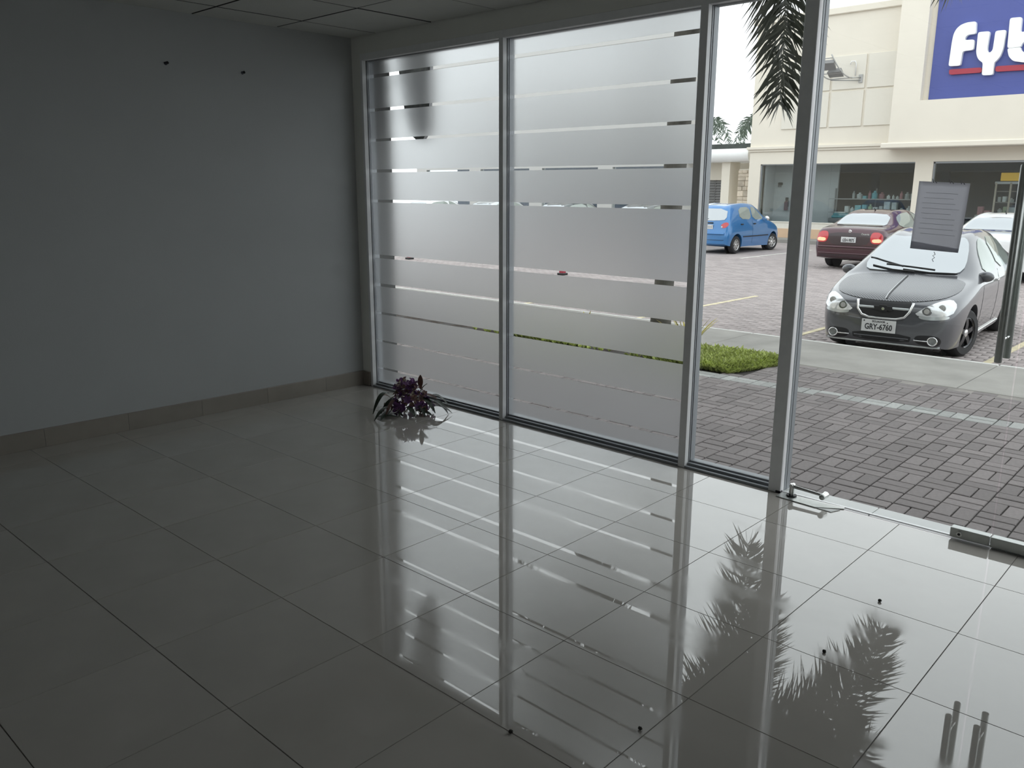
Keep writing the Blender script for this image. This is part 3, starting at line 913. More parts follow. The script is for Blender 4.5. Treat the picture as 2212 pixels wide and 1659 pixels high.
# ---- basket-weave plaza in front of the shop
pl = MB().box(-24, 14, 0.15, 4.222, PZ - 0.3, PZ - 0.012).build('plaza_paving', M['paverdark'])
tag(pl, kind='structure')
MB().box(1.55, 14, 4.06, 4.2215, PZ - 0.1, PZ - 0.0045).build('mortar_edge', M['mortar'], pl)
MOD = 0.2027
AN = math.radians(1.2)
cA, sA = math.cos(AN), math.sin(AN)
PO = (2.796, 3.075)
BED = [(-9.0, 3.295), (1.40, 3.295), (1.60, 4.04), (1.44, 4.221), (-9.0, 4.221)]
def in_bed(x, y, pad=0.0):
    if y < 3.30 - pad or y > 4.3 or x < -9: return False
    return x < 1.40 + (y - 3.295) * 0.27 + pad
def paver_geo(L, Wd, h=0.06, ch=0.004):
    v = []
    for z, i in ((-h, 0), (-ch, 0), (0, ch)):
        v += [(-L / 2 + i, -Wd / 2 + i, z), (L / 2 - i, -Wd / 2 + i, z), (L / 2 - i, Wd / 2 - i, z), (-L / 2 + i, Wd / 2 - i, z)]
    f = [(8, 9, 10, 11)]
    for b in (0, 4):
        for k in range(4):
            k2 = (k + 1) % 4
            f.append((b + k, b + k2, b + k2 + 4, b + k + 4))
    return v, f
PL, PW = MOD - 0.008, MOD / 2 - 0.008
gv, gf = paver_geo(PL, PW)
pm = mesh_data('paver', gv, gf, M['paver'])
pml = mesh_data('paver', gv, gf, M['paverlight'])
plist = []
prn = random.Random(11)
for i in range(-26, 22):
    for j in range(-16, 8):
        u = (i + 0.5) * MOD; w = (j + 0.5) * MOD
        light = j == 0
        hor = (i + j) % 2 == 0
        for s in (-1, 1):
            uu, ww = (u, w + s * MOD / 4) if hor else (u + s * MOD / 4, w)
            x = PO[0] + uu * cA - ww * sA; y = PO[1] + uu * sA + ww * cA
            hx, hy = (PL / 2, PW / 2) if hor else (PW / 2, PL / 2)
            if y - hy < 0.160 or y + hy > 4.215: continue
            if x < -2.6 or x > 6.9 or in_bed(x, y, 0.05): continue
            z = PZ + prn.uniform(-0.002, 0.002)
            plist.append((x, y, z, hor, light and prn.random() < 0.92, prn.uniform(-0.012, 0.012)))
def seen(x, y, z):
    t = (GY - CAM.y) / (y - CAM.y)
    gx = CAM.x + (x - CAM.x) * t
    return 3.03 < gx < 4.78
plist.sort(key=lambda q: ((Vector(q[:3]) - CAM).length) + (0 if seen(*q[:3]) else 100))
rest = MB(); restl = MB()
for k, (x, y, z, hor, light, tw) in enumerate(plist):
    ang = AN + tw + (0 if hor else math.pi / 2)
    if k < 300:
        o = bpy.data.objects.new('paver', pml if light else pm)
        link(o, pl); o.location = (x, y, z); o.rotation_euler = (prn.uniform(-.004, .004), prn.uniform(-.004, .004), ang)
    else:
        c, s = math.cos(ang), math.sin(ang)
        (restl if light else rest).raw([(x + a * c - b * s, y + a * s + b * c, z + d) for a, b, d in gv], gf)
o = rest.build('paver_field', M['paver'], pl); o['kind'] = 'stuff'
o = restl.build('pale_paver_row', M['paverlight'], pl); o['kind'] = 'stuff'

# ---- planting bed: soil, ground cover, spiky plants
bd = MB()
nx_, ny_ = 90, 12
def bedx(a, b): 
    y = 3.295 + b * (4.221 - 3.295)
    xr = 1.40 + (y - 3.295) * 0.27
    return (-9.0 + a * (xr + 9.0), y)
for j in range(ny_ + 1):
    for i in range(nx_ + 1):
        x, y = bedx((i / nx_) ** 0.6, j / ny_)
        e = min(1, 4 * min(i / nx_, 1 - i / nx_, j / ny_, 1 - j / ny_) + 0.05)
        bd.v.append((x, y, PZ - 0.035 + 0.06 * e * (0.5 + 0.5 * math.sin(x * 9 + y * 5) * math.cos(y * 11 - x * 4)) + random.uniform(0, 0.012)))
for j in range(ny_):
    for i in range(nx_):
        a = j * (nx_ + 1) + i
        bd.f.append((a, a + 1, a + nx_ + 2, a + nx_ + 1))
o = bd.build('planting_soil', M['soil']); tag(o, 'dark bare soil of the planting bed along the pavers', 'soil', kind='stuff')
gr = MB()
gn = random.Random(5)
def tuft(x, y, z, h, n=5):
    for k in range(n):
        th = gn.uniform(0, 6.28); L = h * gn.uniform(0.5, 1.0)
        d = Vector((math.cos(th), math.sin(th), 0))
        s = Vector((-d.y, d.x, 0))
        p = Vector((x, y, z)); lean = gn.uniform(0.3, 0.9)
        m_ = p + d * L * lean * 0.5 + Vector((0, 0, L * 0.6)); e = p + d * L * lean + Vector((0, 0, L * gn.uniform(0.55, 1.0)))
        w = gn.uniform(0.012, 0.026)
        gr.raw([p, m_ - s * w, e, m_ + s * w], [(0, 1, 2), (0, 2, 3)])
for k in range(5200):
    y = gn.uniform(3.32, 4.22)
    xr = 1.42 + (y - 3.295) * 0.27
    x = xr - abs(gn.gauss(0, 0.50))
    if x < 0.45 and gn.random() < 0.75: continue 
    if x < 0.12 - 0.5 * (4.2 - y) * 0 : continue
    edge = min(1, (xr - x) / 0.18 + 0.15) * min(1, (y - 3.28) / 0.10 + 0.2)
    tuft(x, y, PZ - 0.01, 0.05 + 0.08 * edge * gn.uniform(0.5, 1.0))
for k in range(900):
    x, y = gn.gauss(-1.15, 0.35), gn.uniform(3.34, 3.9)
    tuft(x, y, PZ - 0.01, gn.uniform(0.06, 0.12))
o = gr.build('ground_cover', M['grass']); tag(o, 'low bright green ground cover growing at the end of the planting bed', 'ground cover', kind='stuff')
def spiky(x, y, n, h, lb, seed):
    e = thing('spiky_plant', lb, 'plant', (x, y, PZ - 0.01), 'yellow spiky plants in the bed')
    q = random.Random(seed)
    for k in range(n):
        th = q.uniform(0, 6.28); L = h * q.uniform(0.7, 1.0); ln_ = q.uniform(0.25, 0.8)
        b = (x + 0.01 * math.cos(th), y + 0.01 * math.sin(th), PZ - 0.008)
        t = (x + L * ln_ * math.cos(th), y + L * ln_ * math.sin(th), PZ + L * (1.05 - 0.5 * ln_))
        v, f = blade(b, t, 0.013, 0.04, 6)
        add('leaf', v, f, M['yleaf'], e, True)
spiky(0.54, 4.0, 18, 0.52, 'yellow spiky plant at the back of the bed beside the mullion', 1)
spiky(-0.92, 4.02, 11, 0.36, 'yellow spiky plant far along the bed behind the frosted glass', 2)

# ---- palms
def frond(P0, P1, P2, P3, Lmax, n, mat, parent, seed, w=0.012, hang=0.75, name='frond'):
    q = random.Random(seed)
    pts = bez(P0, P1, P2, P3, 26)
    b = MB()
    b.tube(pts, [0.022 * (1 - 0.85 * i / 25) for i in range(26)], 6)
    nn = len(pts)
    for k in range(n):
        t = 0.10 + 0.90 * k / n
        fi = t * (nn - 1); i = min(int(fi), nn - 2); fr = fi - i
        p = pts[i].lerp(pts[i + 1], fr)
        d = (pts[i + 1] - pts[i]).normalized()
        side = d.cross(Vector((0, 0, 1)))
        if side.length < 0.25: side = d.cross(Vector((0.6, 0.8, 0)))
        side.normalize()
        up = side.cross(d)
        env = math.sin(math.pi * (0.18 + 0.74 * t)) ** 0.7
        for s in (-1, 1):
            a = q.uniform(-1.25, 1.25)
            dirn = (side * s * math.cos(a) + up * math.sin(a) + d * q.uniform(0.35, 0.85)).normalized()
            L = Lmax * env * q.uniform(0.75, 1.05)
            g1 = Vector((0, 0, -1))
            m_ = p + dirn * L * 0.5 + g1 * L * 0.08 * hang
            e = p + dirn * L * 0.92 + g1 * L * 0.36 * hang
            wv = d.cross(dirn).cross(dirn)
            wv = wv.normalized() * w if wv.length > 1e-4 else up * w
            b.raw([p - wv * 0.5, p + wv * 0.5, m_ + wv, m_ - wv, e], [(0, 1, 2, 3), (3, 2, 4)])
    return b.build(name, mat, parent)
def palm(label, base, top, r0, r1, fronds, Lmax, n, mat, group=None, w=0.012):
    e = thing('palm_tree', label, 'tree', base, group)
    B, Tp = Vector(base), Vector(top)
    pts = [B.lerp(Tp, i / 12) for i in range(13)]
    rs = [r0 * (1.25 - 0.25 * min(1, i / 2)) * (1 - i / 12) + r1 * (i / 12) for i in range(13)]
    MB().tube(pts, rs, 14).build('trunk', M['trunk'], e, True)
    MB().tube([Tp, Tp + Vector((0.02, 0, 0.5)), Tp + Vector((0.03, 0, 1.0))], [r1 * 0.95, r1 * 0.85, r1 * 0.35], 14).build('crownshaft', M['crownshaft'], e, True)
    for k, fr in enumerate(fronds):
        frond(*fr, Lmax, n, mat, e, k + int(abs(base[0] * 10)), w)
    return e
K = Vector((0.20, 4.35, 4.75))
def fan(K, n, R, rise, drop, a0, skip=()):
    out = []
    for k in range(n):
        if k in skip: continue
        a = a0 + 2 * math.pi * k / n
        d = Vector((math.cos(a), math.sin(a), 0))
        out.append((K, K + d * R * 0.35 + Vector((0, 0, rise)), K + d * R * 0.95 + Vector((0, 0, rise * 0.6)), K + d * R * 1.05 + Vector((0, 0, -drop))))
    return out
fr1 = [(K, (0.70, 4.38, 5.50), (1.32, 4.30, 4.75), (1.285, 4.26, 2.36)),
       (K, (1.10, 4.95, 5.70), (2.25, 5.45, 5.20), (2.38, 5.60, 3.52)),
       (K, (1.0, 4.3, 5.9), (2.0, 4.6, 5.7), (2.6, 4.9, 4.55)),
       (K, (0.9, 4.6, 6.3), (1.7, 5.3, 6.3), (2.1, 5.9, 5.0)),
       (K, (0.35, 5.1, 6.0), (0.55, 6.0, 5.6), (0.62, 6.4, 4.1)),
       (K, (-0.6, 4.8, 5.9), (-1.5, 5.2, 5.3), (-1.8, 5.4, 3.8)),
       (K, (-0.7, 4.2, 5.9), (-1.7, 4.1, 5.2), (-2.1, 4.0, 3.7)),
       (K, (-0.2, 3.7, 5.9), (-0.5, 2.9, 5.5), (-0.6, 2.5, 4.2)),
       (K, (0.9, 3.8, 6.0), (1.6, 3.3, 5.8), (2.0, 3.0, 4.6)),
       (K, (0.6, 4.6, 6.3), (1.2, 5.0, 6.5), (1.9, 5.6, 5.9))]
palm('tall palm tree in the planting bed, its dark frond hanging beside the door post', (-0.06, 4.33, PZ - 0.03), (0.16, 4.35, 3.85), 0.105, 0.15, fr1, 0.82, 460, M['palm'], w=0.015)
# ---- tapering grey panel hung on a truss bracket beside the pier, close behind the glass
hs = thing('hanging_panel', 'grey tapering panel hung on a bracket, blurred behind the narrower frosted pane', 'sign', (0.17, 0.36, 2.0))
out_ = [(0.10, 2.75), (0.105, 2.50), (0.15, 2.25), (0.20, 2.02), (0.245, 1.935), (0.31, 1.895), (0.39, 1.90), (0.445, 1.96), (0.475, 2.25), (0.485, 2.50), (0.485, 2.75)]
MB().prism(out_[::-1], 0.345, 0.375, 'y').build('panel_body', M['signgrey'], hs)
MB().tube([(-0.05, 0.36, 2.62), (0.50, 0.36, 2.62)], 0.012, 8).build('bracket_bar', M['black'], hs)
for zc_ in (2.335, 2.10):
    MB().tube([(-0.05, 0.30, zc_ - 0.02), (-0.015, 0.33, zc_ + 0.02), (0.02, 0.345, zc_ - 0.02), (0.08, 0.355, zc_ + 0.02), (0.16, 0.36, zc_ - 0.01)], 0.005, 6).build('bracket_scroll', M['black'], hs)

K3 = Vector((-14.35, 35.0, 4.35))
palm('greyish palm tree behind the corner of the cream building', (-14.3, 35.0, RZ), (-14.35, 35.0, 3.6), 0.16, 0.15, fan(K3, 11, 1.55, 1.05, 0.75, 0.15), 0.55, 55, M['palmfar'], 'far palms', w=0.03)
K4 = Vector((-18.3, 35.0, 4.55))
palm('distant palm tree whose frond tip shows beside the mullion', (-18.3, 35.0, RZ), (-18.3, 35.0, 3.8), 0.16, 0.15, fan(K4, 9, 1.6, 0.7, 1.1, 0.0), 0.5, 45, M['palmfar'], 'far palms', w=0.03)

# ================================================================== BUILDING ACROSS
YB, YS = 26.4, 25.6
bld = thing('shop_building', 'two-storey cream shop building with the blue sign across the parking lot', 'building', (-5, YB, RZ))
wv = MB()
wv.box(-10.8, 4.0, YB, YB + 0.25, 2.42, 7.45)                       # upper wall
wv.box(-10.8, -10.33, YB, YB + 0.25, RZ, 2.42)                        # left corner pier
wv.box(-4.72, -4.15, YB - 0.02, YB + 0.3, RZ, 2.42)                   # pier between windows
wv.box(-10.33, 4.0, YB, YB + 0.25, RZ, 0.30)
wv.box(-10.8, -10.55, YB + 0.25, YB + 9, RZ, 7.45)
wv.build('wall', M['cream'], bld)
MB().box(-10.95, 4.0, YB - 0.10, YB + 0.3, 7.40, 7.62, 0.02).build('parapet_cap', M['cream'], bld)
MB().box(-10.9, -5.3, YB - 0.12, YB, 2.96, 3.06, 0.01).build('cornice', M['cream'], bld)
MB().box(-10.86, -5.3, YB - 0.06, YB, 2.88, 2.96, 0.005).build('cornice', M['cream'], bld)
MB().box(-10.82, -4.72, YB - 0.03, YB, 0.07, 0.30).build('plinth_band', M['whiteband'], bld)
MB().box(-10.83, -4.72, YB - 0.05, YB, RZ, 0.07).build('plinth', M['peach'], bld)
MB().box(-10.36, -4.70, YB - 0.05, YB + 0.06, 0.29, 0.325).build('window_ledge', M['whiteband'], bld)
# raised panel grid
cols = [(-9.60, -7.88), (-7.80, -6.66), (-6.58, -5.56)]
rows = [(3.66, 4.85), (4.91, 6.02)]
for a, b in cols:
    for c, d in rows:
        MB().box(a, b, YB - 0.045, YB, c, d, 0.006).build('wall_panel', M['creampanel'], bld)
# projecting sign bay with recess
sb = MB()
sb.box(-5.40, -4.53, YS, YB, 2.96, 9.2)
sb.box(-4.53, 4.0, YS, YB, 2.96, 4.31)
sb.box(-4.53, 4.0, YS + 0.30, YB, 4.31, 9.2)
sb.build('sign_bay', M['cream'], bld)
MB().box(-5.62, 4.0, YS - 0.07, YB, 2.84, 3.02, 0.03).build('bay_moulding', M['cream'], bld)
# shop windows
for a, b in ((-10.33, -7.6), (-7.6, -4.72)):
    MB().box(a, b, YB + 0.06, YB + 0.075, 0.32, 2.42).build('window_pane', M['shopglass'], bld)
for a, b in ((-4.15, -1.3), (-1.3, 1.2), (1.2, 4.0)):
    MB().box(a, b, YB + 0.06, YB + 0.075, 0.30, 2.40).build('window_pane', M['shopglass'], bld)
wf = MB()
wf.box(-10.33, -4.72, YB + 0.04, YB + 0.09, 2.385, 2.42); wf.box(-10.33, -10.285, YB + 0.04, YB + 0.09, 0.32, 2.42)
wf.box(-4.15, 4.0, YB + 0.04, YB + 0.09, 2.36, 2.42); wf.box(-4.15, -4.10, YB + 0.04, YB + 0.09, 0.30, 2.40)
wf.build('window_frame', M['alu'], bld)
# shop inside
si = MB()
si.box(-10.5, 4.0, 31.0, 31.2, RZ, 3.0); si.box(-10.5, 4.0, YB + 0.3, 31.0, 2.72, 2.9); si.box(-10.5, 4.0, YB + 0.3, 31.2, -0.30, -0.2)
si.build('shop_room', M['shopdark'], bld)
MB().box(-10.20, -7.70, YB + 1.0, YB + 1.08, -0.2, 2.6).build('partition', M['shopwhite'], bld)
MB().box(-10.28, -10.20, YB + 0.3, YB + 1.08, -0.2, 2.6).build('partition', M['shopwhite'], bld)

# goods and fittings behind the glass
ex = thing('fire_extinguisher', 'small dark fire extinguisher on the pale wall inside the shop window', 'extinguisher', (-9.62, YB + 0.9, 1.05))
MB().tube([(-9.62, YB + 0.9, 0.72), (-9.62, YB + 0.9, 1.02), (-9.62, YB + 0.9, 1.08)], [0.075, 0.075, 0.03], 12).build('cylinder_body', M['extred'], ex, True, 40)
MB().box(-9.66, -9.58, YB + 0.88, YB + 0.99, 1.08, 1.20, 0.01).build('valve', M['black'], ex)
MB().tube([(-9.59, YB + 0.9, 1.14), (-9.52, YB + 0.9, 1.05), (-9.53, YB + 0.9, 0.85)], 0.012, 6).build('hose', M['black'], ex)
el = thing('exit_lamp', 'small dark lamp unit high on the pale wall inside the shop window', 'lamp', (-9.95, YB + 0.93, 1.72))
MB().box(-10.03, -9.87, YB + 0.93, YB + 1.0, 1.66, 1.76, 0.01).build('lamp_box', M['black'], el)
MB().ball((-9.99, YB + 0.92, 1.62), 0.035, 8, 6).build('lamp_head', M['shutter'], el)
MB().ball((-9.91, YB + 0.92, 1.62), 0.035, 8, 6).build('lamp_head', M['shutter'], el)
sh = thing('display_shelf', 'long display shelf of small goods behind the shop window', 'shelf', (-6.3, YB + 0.6, 0.3))
MB().box(-7.75, -4.75, YB + 0.45, YB + 0.95, 1.16, 1.19).build('shelf_board', M['lampgrey'], sh)
MB().box(-7.75, -4.75, YB + 0.45, YB + 0.95, 0.68, 0.71).build('shelf_board', M['lampgrey'], sh)
for x in (-7.72, -6.25, -4.78):
    MB().box(x - 0.02, x + 0.02, YB + 0.90, YB + 0.95, -0.2, 1.55).build('upright', M['shutter'], sh)
gm = ['palegoods', 'palegoods', 'greengoods', 'palegoods', 'teal', 'pinkgoods']
gq = random.Random(21)
ORD = ['first', 'second', 'third', 'fourth', 'fifth', 'sixth', 'seventh', 'eighth', 'ninth', 'tenth', 'eleventh', 'twelfth', 'thirteenth', 'fourteenth', 'fifteenth', 'sixteenth', 'seventeenth', 'eighteenth', 'nineteenth', 'twentieth']
GNAME = {'palegoods': 'pale', 'greengoods': 'green', 'teal': 'teal', 'pinkgoods': 'pinkish'}
def goods(x0, x1, z, y, hmax, where, grp):
    x = x0; k = 0
    while x < x1 - 0.04:
        w = min(gq.uniform(0.09, 0.22), x1 - x); h = gq.uniform(0.10, hmax)
        b = MB(); box = gq.random() < 0.5
        if box:
            b.box(x, x + w, y, y + 0.18, z, z + h, 0.008)
        else:
            b.tube([(x + w / 2, y + 0.1, z), (x + w / 2, y + 0.1, z + h * 0.7), (x + w / 2, y + 0.1, z + h * 0.78), (x + w / 2, y + 0.1, z + h)], [w * 0.45, w * 0.45, w * 0.2, w * 0.2], 10)
        c = gq.choice(gm)
        tag(b.build('merchandise', M[c]), '%s %s %s, %s from its left end' % (GNAME[c], 'box' if box else 'bottle', where, ORD[k]), 'goods', grp)
        x += w + gq.uniform(0.01, 0.06); k += 1
goods(-7.0, -4.9, 1.1905, YB + 0.55, 0.34, 'on the upper display shelf across the lot', 'goods on the upper display shelf')
goods(-7.2, -4.9, 0.7105, YB + 0.55, 0.40, 'on the lower display shelf across the lot', 'goods on the lower display shelf')
tb_ = thing('folded_towels', 'stack of turquoise folded towels at the foot of the shop window', 'towels', (-7.2, YB + 0.35, 0.33))
MB().box(-7.6, -6.75, YB + 0.12, YB + 0.42, 0.34, 0.50, 0.02).build('plinth_block', M['shutter'], tb_)
MB().box(-7.5, -6.75, YB + 0.14, YB + 0.40, 0.501, 0.60, 0.03).build('towel', M['teal'], tb_)
MB().box(-7.45, -6.85, YB + 0.16, YB + 0.40, 0.601, 0.67, 0.025).build('towel', M['teal'], tb_)
MB().box(-7.40, -7.0, YB + 0.16, YB + 0.40, 0.671, 0.72, 0.02).build('towel', M['palegoods'], tb_)
r2_ = thing('shop_rack', 'goods rack under a yellow panel behind the second shop window', 'rack', (-2.0, YB + 1.2, -0.2))
MB().box(-2.35, -1.5, YB + 1.0, YB + 1.06, 1.80, 2.06, 0.01).build('yellow_panel', M['amber'], r2_)
MB().box(-2.5, -1.5, YB + 1.0, YB + 1.3, 1.70, 1.78, 0.01).build('lit_header', M['shopwhite'], r2_)
for z in (0.4, 0.75, 1.1, 1.45):
    MB().box(-2.45, -1.5, YB + 1.0, YB + 1.4, z, z + 0.03).build('rack_shelf', M['shutter'], r2_)
for x in (-2.45, -2.02, -1.52):
    MB().box(x - 0.025, x + 0.025, YB + 0.98, YB + 1.02, -0.2, 1.75).build('upright', M['stone'], r2_)
for z, nm in ((0.4305, 'lowest'), (0.7805, 'second lowest'), (1.1305, 'third lowest')):
    goods(-2.38, -1.56, z, YB + 1.1, 0.24, 'on the %s shelf of the rack' % nm, 'goods on the rack')
goods(-2.95, -2.52, 0.70, YB + 1.1, 0.3, 'on top of the large carton', 'goods on the carton')
MB().box(-3.0, -2.5, YB + 1.05, YB + 1.4, -0.2, 0.6995).build('carton', M['palegoods'])
tag(bpy.data.objects['carton'], 'large pale carton standing beside the goods rack across the lot', 'carton')

# ---- blue sign with raised white letters
sg = thing('shop_sign', 'blue shop sign with large raised white letters over a red bar', 'sign', (-2.5, 25.87, 4.35))
MB().box(-4.36, 1.2, 25.845, 25.899, 4.315, 8.2, 0.004).build('sign_panel', M['blue'], sg)
def letter(poly, y0=25.70, y1=25.845, name='letter', mat='letter'):
    # round the outline a little by corner cutting
    p = [Vector(q) for q in poly]
    for _ in range(2):
        q = []
        for i in range(len(p)):
            a, b = p[i], p[(i + 1) % len(p)]
            L = (b - a).length; c = min(0.25, 0.035 / max(L, 1e-4))
            q += [a.lerp(b, c), a.lerp(b, 1 - c)]
        p = q
    bm = bmesh.new()
    vs = [bm.verts.new((q.x, y0, q.y)) for q in p]
    fc = bm.faces.new(vs)
    ex_ = bmesh.ops.extrude_face_region(bm, geom=[fc])
    for g_ in ex_['geom']:
        if isinstance(g_, bmesh.types.BMVert): g_.co.y = y1
    bmesh.ops.triangulate(bm, faces=[q for q in bm.faces if len(q.verts) > 4])
    bmesh.ops.recalc_face_normals(bm, faces=bm.faces[:])
    bm.verts.index_update()
    v = [q.co[:] for q in bm.verts]; f = [[k.index for k in q.verts] for q in bm.faces]
    bm.free()
    return add(name, v, f, M[mat], sg)
letter([(-3.82, 5.29), (-3.48, 5.28), (-3.46, 5.70), (-3.15, 5.71), (-3.16, 6.01), (-3.44, 6.02), (-3.42, 6.12), (-3.35, 6.17), (-3.14, 6.17), (-3.17, 6.53), (-3.42, 6.53), (-3.60, 6.48), (-3.72, 6.37), (-3.78, 6.22), (-3.80, 6.0)])
letter([(-3.08, 6.21), (-2.75, 6.20), (-2.77, 5.72), (-2.745, 5.62), (-2.70, 5.585), (-2.65, 5.60), (-2.61, 5.67), (-2.60, 6.19), (-2.31, 6.19), (-2.33, 5.66), (-2.38, 5.46), (-2.46, 5.34), (-2.53, 5.29), (-2.52, 4.93), (-2.83, 4.94), (-2.84, 5.31), (-2.95, 5.38), (-3.03, 5.50), (-3.07, 5.66)])
def ring(cx, cz, a, b, n=28):
    return [(cx + a * math.cos(2 * math.pi * k / n), cz + b * math.sin(2 * math.pi * k / n)) for k in range(n)]
bO = [(-2.25, 6.51), (-1.93, 6.50), (-1.92, 6.10)] + [(-1.72 + 0.50 * math.cos(t), 5.67 + 0.46 * math.sin(t)) for t in np.linspace(1.95, -2.2, 22)] + [(-2.14, 5.38), (-2.20, 5.55)]
# b as an outer outline minus a counter, laid as two half outlines
cen = [(-1.66 + 0.20 * math.cos(t), 5.66 + 0.18 * math.sin(t)) for t in np.linspace(math.pi, -math.pi, 24)]
bout = [(-2.22, 5.66), (-2.25, 6.51), (-1.93, 6.50), (-1.92, 6.09)] + [(-1.66 + 0.50 * math.cos(t), 5.66 + 0.45 * math.sin(t)) for t in np.linspace(1.95, -1.95, 22)] + [(-2.02, 5.28), (-2.15, 5.42), (-2.22, 5.655)]
letter(bout + [(-1.86, 5.655)] + [(x, z) for x, z in reversed(cen[1:-1])] + [(-1.86, 5.665)])
letter([(-3.81, 5.20), (-2.87, 5.18), (-2.86, 5.03), (-3.79, 5.04)], 25.76, 25.845, 'red_bar', 'red')
letter([(-2.49, 5.18), (-1.2, 5.15), (-1.2, 4.99), (-2.48, 5.02)], 25.76, 25.845, 'red_bar', 'red')

# ---- floodlight bracket on the panel wall
fl = thing('floodlight', 'wall bracket with curved rails carrying two grey floodlights', 'floodlight', (-7.1, YB - 0.05, 5.4))
def arcp(x):
    return [(x + 0.10 * (1 - t), YB - 0.45 - 0.75 * t, 5.22 + 0.72 * t ** 1.9) for t in np.linspace(0, 1, 9)]
for x in (-7.05, -7.78):
    MB().tube([(p[0] - 0.35 * i / 8, p[1], p[2]) for i, p in enumerate(arcp(x))], 0.022, 8).build('curved_rail', M['lampgrey'], fl, True)
MB().tube([(-6.98, YB - 0.45, 5.22), (-6.80, YB - 0.05, 5.26)], 0.022, 8).build('support_arm', M['lampgrey'], fl, True)
MB().tube([(-7.68, YB - 0.45, 5.20), (-6.80, YB - 0.06, 5.16)], 0.022, 8).build('support_arm', M['lampgrey'], fl, True)
MB().box(-6.87, -6.73, YB - 0.075, YB - 0.046, 5.08, 5.36, 0.01).build('wall_plate', M['lampgrey'], fl)
MB().tube([(-7.00, YB - 0.06, 5.34), (-6.98, YB - 0.10, 5.72), (-7.02, YB - 0.12, 5.80), (-7.14, YB - 0.14, 5.80), (-7.17, YB - 0.14, 5.70)], 0.02, 8).build('hook_arm', M['canopy'], fl, True)
for t in (0.05, 0.45, 0.92):
    y_ = YB - 0.45 - 0.75 * t; z_ = 5.22 + 0.72 * t ** 1.9
    MB().tube([(-6.95 - 0.35 * t - 0.1 * t, y_, z_), (-7.68 - 0.35 * t - 0.1 * t, y_, z_)], 0.018, 8).build('cross_bar', M['lampgrey'], fl, True)
for t in (0.16, 0.55):
    y_ = YB - 0.50 - 0.75 * t; z_ = 5.24 + 0.72 * t ** 1.9
    x_ = -7.10 - 0.4 * t
    v = [(x_, y_, z_), (x_ - 0.50, y_, z_), (x_ - 0.50, y_ - 0.24, z_ + 0.12 + 0.15 * t), (x_, y_ - 0.24, z_ + 0.12 + 0.15 * t),
         (x_ - 0.05, y_ + 0.06, z_ + 0.14), (x_ - 0.45, y_ + 0.06, z_ + 0.14), (x_ - 0.45, y_ - 0.14, z_ + 0.26 + 0.1 * t), (x_ - 0.05, y_ - 0.14, z_ + 0.26 + 0.1 * t)]
    f = [(0, 3, 2, 1), (4, 5, 6, 7), (0, 1, 5, 4), (1, 2, 6, 5), (2, 3, 7, 6), (3, 0, 4, 7)]
    add('lamp_head', v, f, M['shutter'], fl)

# far pavement and kerb before the building
fw = structure('kerb')
for a in range(-30, 9, 3):
    MB().box(a + 0.004, a + 2.996, 25.3, YB - 0.052, RZ - 0.1, -0.265, 0.012).build('kerb_slab', M['concrete'], fw)

# ---- lower building on the left
lb_ = thing('low_building', 'low building with white rounded canopy beside the cream shop building', 'building', (-14, 27.0, RZ))
n = 10
prof = [(26.55 + 0.25 - 0.25 * math.cos(math.pi * k / n / 1), 2.80 + 0.25 * math.sin(-math.pi / 2 + math.pi * k / n)) for k in range(n + 1)]
prof = [(26.80 - 0.25 * math.sin(math.pi * k / n), 2.55 + 0.25 - 0.25 * math.cos(math.pi * k / n)) for k in range(n + 1)]
MB().prism(prof + [(28.6, 3.05), (28.6, 2.55)], -13.66, -10.97, 'x').build('canopy', M['canopy'], lb_, True, 30)
MB().box(-13.66, -10.95, 28.6, 28.8, RZ, 3.05).build('wall', M['cream'], lb_)
MB().box(-13.66, -12.42, 27.55, 27.7, 1.86, 2.55).build('shutter_lintel', M['cream'], lb_)
MB().box(-12.28, -11.92, 26.95, 27.75, RZ, 2.55).build('pier', M['cream'], lb_)
MB().box(-13.66, -10.95, 27.6, 29.0, 3.06, 3.28).build('roof_edge', M['darkroof'], lb_)
MB().box(-11.80, -11.74, 28.40, 28.59, 0.0, 1.9).build('downpipe', M['shutter'], lb_)
for c0, c1 in ((-12.90, -12.32), (-13.52, -12.94)):
    MB().box(c0 - 0.02, c0, 27.6, 27.66, RZ, 1.86).build('shutter_stile', M['shutter'], lb_)
    z = -0.3
    while z < 1.8:
        v = [(c0, 27.60, z), (c1, 27.60, z), (c1, 27.66, z + 0.105), (c0, 27.66, z + 0.105), (c0, 27.63, z - 0.01), (c1, 27.63, z - 0.01), (c1, 27.69, z + 0.095), (c0, 27.69, z + 0.095)]
        f = [(0, 1, 2, 3), (7, 6, 5, 4), (0, 4, 5, 1), (1, 5, 6, 2), (2, 6, 7, 3), (3, 7, 4, 0)]
        add('shutter_slat', v, f, M['shutter'], lb_)
        z += 0.108
far = thing('shop_building', 'long cream building behind the frosted panes, left of the low building', 'building', (-22, YB, RZ))
wv = MB()
wv.box(-30.4, -13.7, YB, YB + 0.25, 2.42, 7.45); wv.box(-30.4, -13.7, YB, YB + 0.25, RZ, 0.30)
wv.box(-13.95, -13.7, YB + 0.25, YB + 1.2, RZ, 7.45)
for x in (-30.4, -26.3, -22.2, -18.1, -14.5): wv.box(x, x + 0.8, YB, YB + 0.25, 0.30, 2.42)
wv.build('wall', M['farwall'], far)
MB().box(-30.5, -13.68, YB - 0.1, YB + 0.3, 7.40, 7.60, 0.02).build('parapet_cap', M['farwall'], far)
MB().box(-30.4, -13.69, YB - 0.12, YB, 2.9, 3.06, 0.01).build('cornice', M['farwall'], far)
